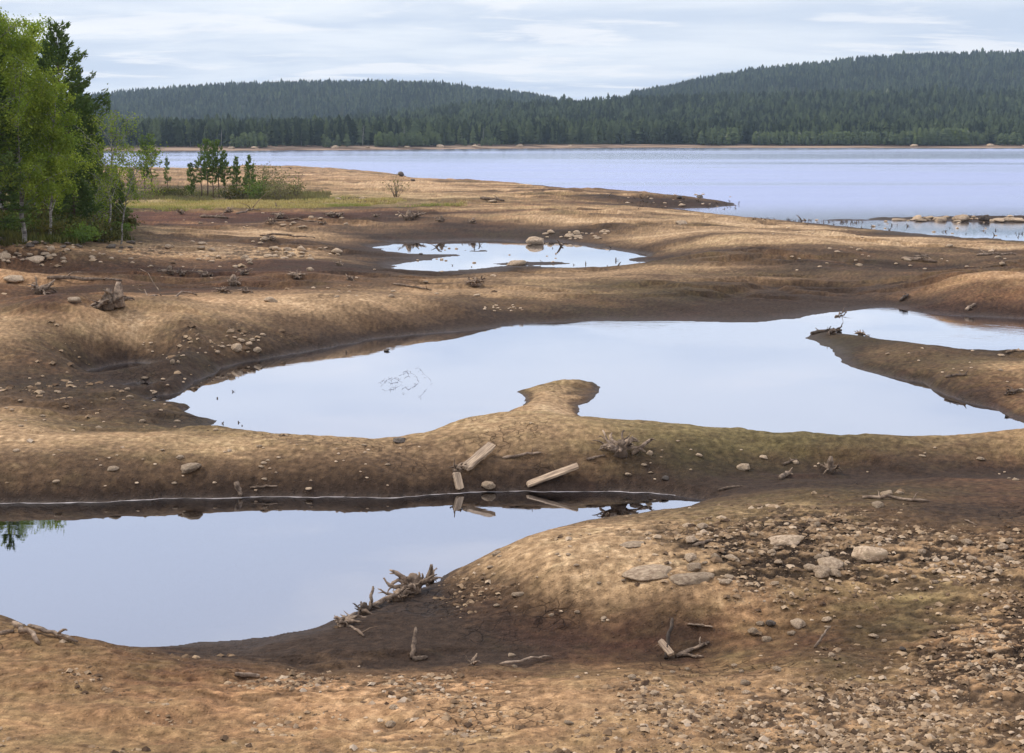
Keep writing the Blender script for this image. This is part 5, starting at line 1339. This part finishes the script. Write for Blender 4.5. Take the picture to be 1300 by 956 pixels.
for i in range(16): snag(rs4.uniform(520, 800), rs4.choice([rs4.uniform(309, 318), rs4.uniform(331, 341)]), rs4.uniform(2, 6), 'little dark snag sticking out of the upper pond', 'little snags in the upper pond', 20 + i)
for i in range(34):
    px = rs4.uniform(1010, 1300); snag(px, 283 + (px - 1010) / 290 * 16 + rs4.uniform(-5, 3), rs4.uniform(1.5, 4.5), 'dark snag or root along the marshy lake edge at the right', 'snags along the lake edge', 50 + i)
for i in range(46):
    px = rs4.uniform(955, 1100); snag(px, 277.5 + (px - 955) / 145 * 6 + rs4.uniform(-1.2, 1.8), rs4.uniform(1.5, 4), 'dark low root in the ragged line where sand meets lake, left of the stone bar', 'roots in the ragged line left of the stone bar', 300 + i)
for i in range(30):
    px = rs4.uniform(800, 945); snag(px, rs4.uniform(256, 266), rs4.uniform(1.5, 3.5), 'dark low root at the tip of the spit running into the lake', 'low roots at the spit tip', 360 + i)
for i in range(16):
    px = rs4.uniform(760, 940); snag(px, 247 + (px - 760) / 180 * 14 + rs4.uniform(-2, 2), rs4.uniform(2, 5), 'dark root on the low spit running into the lake', 'roots on the lake spit', 100 + i)
snag(1019, 281, 9, 'taller dark snag at the left end of the marshy lake edge', None, 200)
snag(370, 215, 5, 'lone stump on the far side of the sand spit', None, 201)
for i, (px, py, h) in enumerate([(440, 448, 4), (492, 446, 5), (303, 537, 3), (308, 541, 2), (276, 506, 3), (297, 498, 3), (282, 538, 3)]):
    snag(px, py, h, 'thin dark twig rising from the still water of the big pool', 'twigs in the big pool', 210 + i, 'water_twig', M_wooddark)
# floating half sunk treetop in the big pool
def sunk():
    a = gp(548, 488); mb = MB(); rs = random.Random(9)
    px2w = lambda px, py: Vector(gp(px, py)) - a
    stems = [[(549, 486), (535, 470)], [(549, 486), (533, 503)], [(535, 470), (528, 466)], [(533, 486), (520, 471), (513, 474)], [(533, 486), (518, 495), (512, 490)], [(522, 480), (516, 471)], [(524, 492), (513, 500)],
             [(510, 486), (503, 480), (496, 482)], [(510, 488), (502, 494), (494, 491)], [(505, 486), (486, 488)], [(498, 480), (491, 484)], [(500, 495), (490, 496)], [(495, 486), (484, 483)]]
    for st_ in stems:
        P = [px2w(*p) for p in st_]; Q = []
        for k in range(len(P) - 1):
            L = (P[k + 1] - P[k]).length
            for m_ in range(5):
                t = m_ / 5; q_ = P[k].lerp(P[k + 1], t); Q.append(Vector((q_.x + rs.gauss(0, .012 * L + .01), q_.y + rs.gauss(0, .05 * L), -.006 + rs.uniform(-.008, .006))))
        Q.append(P[-1] + Vector((0, 0, -.004)))
        mb.tube([tuple(q_) for q_ in Q], [.016 * (1 - .6 * k / len(Q)) for k in range(len(Q))], 4, .3)
        for q_ in Q[1:]:
            for _ in range(3):
                e = q_ + Vector((rs.uniform(-.12, .06), rs.uniform(-.5, .5), rs.uniform(-.01, .012)))
                mb.tube([tuple(q_), tuple((q_ + e) / 2 + Vector((rs.uniform(-.03, .03), rs.uniform(-.08, .08), 0))), tuple(e)], [.006, .005, .003], 3)
    o = mb.build('sunken_treetop', plain_mat('soaked_twigs', (.20, .21, .25), (.32, .33, .38), 6.0)); o.location = a
    tag(o, 'faint bare treetop lying just at the surface of the big pool', 'branch')
sunk()
snag(492, 415, 3, 'small dark clump in the water near the far bank of the big pool', None, 230)
o = rock(491, 446, 9, 'small dark rock breaking the surface of the big pool', None, True, .5, .2)
# dead pale trunks in front of the far forest
for i, (px, hpx) in enumerate([(288, 22), (388, 20), (464, 26), (516, 24), (588, 20), (614, 22), (160, 20), (250, 12), (788, 14), (1000, 14), (905, 20), (345, 16)]):
    u0 = (px - 650) / (F * CP); D0 = CAMZ * F / (interp_px(shore_tab, px) - HOR) + 24
    hz = float(far_h(np.array([u0]), np.array([D0]))[0][0]); h = hpx / F * D0
    mb = MB(); rs = random.Random(i)
    mb.tube([(0, 0, -.5), (rs.uniform(-.3, .3), 0, h * .5), (rs.uniform(-.9, .9), 0, h)], [.2, .14, .04], 5)
    for k in range(6):
        z_ = h * rs.uniform(.4, .95); az = rs.uniform(0, 6.28); l_ = rs.uniform(.5, 1.4); mb.tube([(.1, 0, z_), (.1 + math.cos(az) * l_, math.sin(az) * l_, z_ + .4)], [.05, .02], 3)
    o = mb.build('dead_tree', M_deadtree); o.location = (u0 * D0, D0, hz)
    tag(o, 'bare pale dead tree trunk standing before the forest on the far shore', 'tree', 'dead trees on the far shore')
# boulders on the far beach
for i, px in enumerate([605, 722, 1245, 1290, 1150, 430, 330, 300, 560, 520, 470, 660]):
    u0 = (px - 650) / (F * CP); D0 = CAMZ * F / (interp_px(shore_tab, px) - HOR) + 12
    o = link('boulder', ROCKS[i % 6]); s = random.uniform(.8, 1.7); o.scale = (s * 1.4, s, s); o.location = (u0 * D0, D0, 1.0)
    tag(o, 'pale boulder on the narrow beach of the far shore', 'rock', 'boulders on the far beach')

# ================================================================== HAZE
def haze():
    x0, x1, y0, y1, z0, z1 = -4600, 4600, -4600, 4600, -15, 175
    v = [(x0, y0, z0), (x1, y0, z0), (x1, y1, z0), (x0, y1, z0), (x0, y0, z1), (x1, y0, z1), (x1, y1, z1), (x0, y1, z1)]
    f = np.array([(0, 3, 2, 1), (4, 5, 6, 7), (0, 1, 5, 4), (1, 2, 6, 5), (2, 3, 7, 6), (3, 0, 4, 7)])
    m, nt, out = new_mat('haze_air'); q = NT(nt)
    p = q.n('ShaderNodeVolumePrincipled'); p.inputs['Color'].default_value = (.62, .80, 1.0, 1); p.inputs['Density'].default_value = 1.1e-4; p.inputs['Anisotropy'].default_value = 0.2
    q.l(p.outputs[0], out.inputs['Volume'])
    tag(link('haze', mesh_np('haze', v, f, m)), 'thin blue haze in the air over the lake', 'haze', kind='stuff')
haze()

# ================================================================== SKY AND LIGHT
SUN_EL, SUN_AZ = R(42), R(-62)       # azimuth from +Y, negative = left
sdir = Vector((math.sin(SUN_AZ) * math.cos(SUN_EL), math.cos(SUN_AZ) * math.cos(SUN_EL), math.sin(SUN_EL)))
sl = bpy.data.lights.new('sun', 'SUN'); sl.energy = 2.35; sl.angle = R(8); sl.color = (1.0, .92, .80)
so = bpy.data.objects.new('sun', sl); COL.objects.link(so); so.rotation_euler = sdir.to_track_quat('Z', 'Y').to_euler(); so.location = (0, 0, 60)
w = bpy.data.worlds.new('World'); scene.world = w; w.use_nodes = True
nt = w.node_tree
for n in list(nt.nodes): nt.nodes.remove(n)
q = NT(nt); out = q.n('ShaderNodeOutputWorld'); bg = q.n('ShaderNodeBackground')
sky = q.n('ShaderNodeTexSky', sky_type='NISHITA'); sky.sun_disc = False; sky.sun_elevation = SUN_EL; sky.sun_rotation = SUN_AZ; sky.air_density = 1.0; sky.dust_density = 1.5
tc = q.n('ShaderNodeTexCoord'); gen = tc.outputs['Generated']
sx = q.n('ShaderNodeSeparateXYZ'); q.l(gen, sx.inputs[0])
zc = q.math('MAXIMUM', sx.outputs['Z'], 0.0)
den = q.math('ADD', zc, .075)
cx = q.n('ShaderNodeCombineXYZ'); q.l(q.math('DIVIDE', sx.outputs['X'], den), cx.inputs[0]); q.l(q.math('DIVIDE', sx.outputs['Y'], den), cx.inputs[1])
big = q.noise(q.mapping(cx.outputs[0], (.55, .75, 1), (3.1, 1.7, 0)), 1.0, 6, .55, .3)
small = q.noise(q.mapping(cx.outputs[0], (.85, 1.25, 1), (.4, 5.2, 0)), 1.0, 7, .6, .4)
# overcast deck: blue-grey undersides and white tops; brighter towards the zenith
deck = q.mix(q.mapr(big, .36, .66), (.58, .66, .80), (.83, .87, .93))
deck = q.mix(q.math('MULTIPLY', q.mapr(small, .50, .62), q.mapr(zc, .0, .11, .95, .5)), deck, (.97, .96, .97))
lift = q.math('ADD', q.mapr(zc, .08, .30, 1.0, 1.30), q.mapr(zc, .3, .9, 0.0, .2))
deck = q.mix(q.mapr(zc, .08, .2, 0, .28), deck, (.64, .70, .96))
deck = q.mix(q.mapr(zc, .2, .33, 0, .35), deck, (.80, .82, .97))
cb = q.n('ShaderNodeCombineColor'); [q.l(lift, cb.inputs[i]) for i in range(3)]
deck = q.mix(1.0, deck, cb.outputs[0], 'MULTIPLY')
deck10 = q.mix(1.0, deck, (10, 10, 10), 'MULTIPLY')       # background strength is 0.1
col = q.mix(.92, sky.outputs[0], deck10)
q.l(col, bg.inputs[0]); bg.inputs[1].default_value = .1
q.l(bg.outputs[0], out.inputs[0])

scene.view_settings.view_transform = 'Standard'; scene.view_settings.look = 'None'
scene.view_settings.exposure = 0.22; scene.view_settings.gamma = 1.0; scene.view_settings.use_curve_mapping = False
scene.render.engine = 'CYCLES'
scene.cycles.max_bounces = 5; scene.cycles.diffuse_bounces = 2; scene.cycles.glossy_bounces = 3; scene.cycles.transmission_bounces = 2
scene.cycles.transparent_max_bounces = 6; scene.cycles.volume_bounces = 0
scene.cycles.use_denoising = True
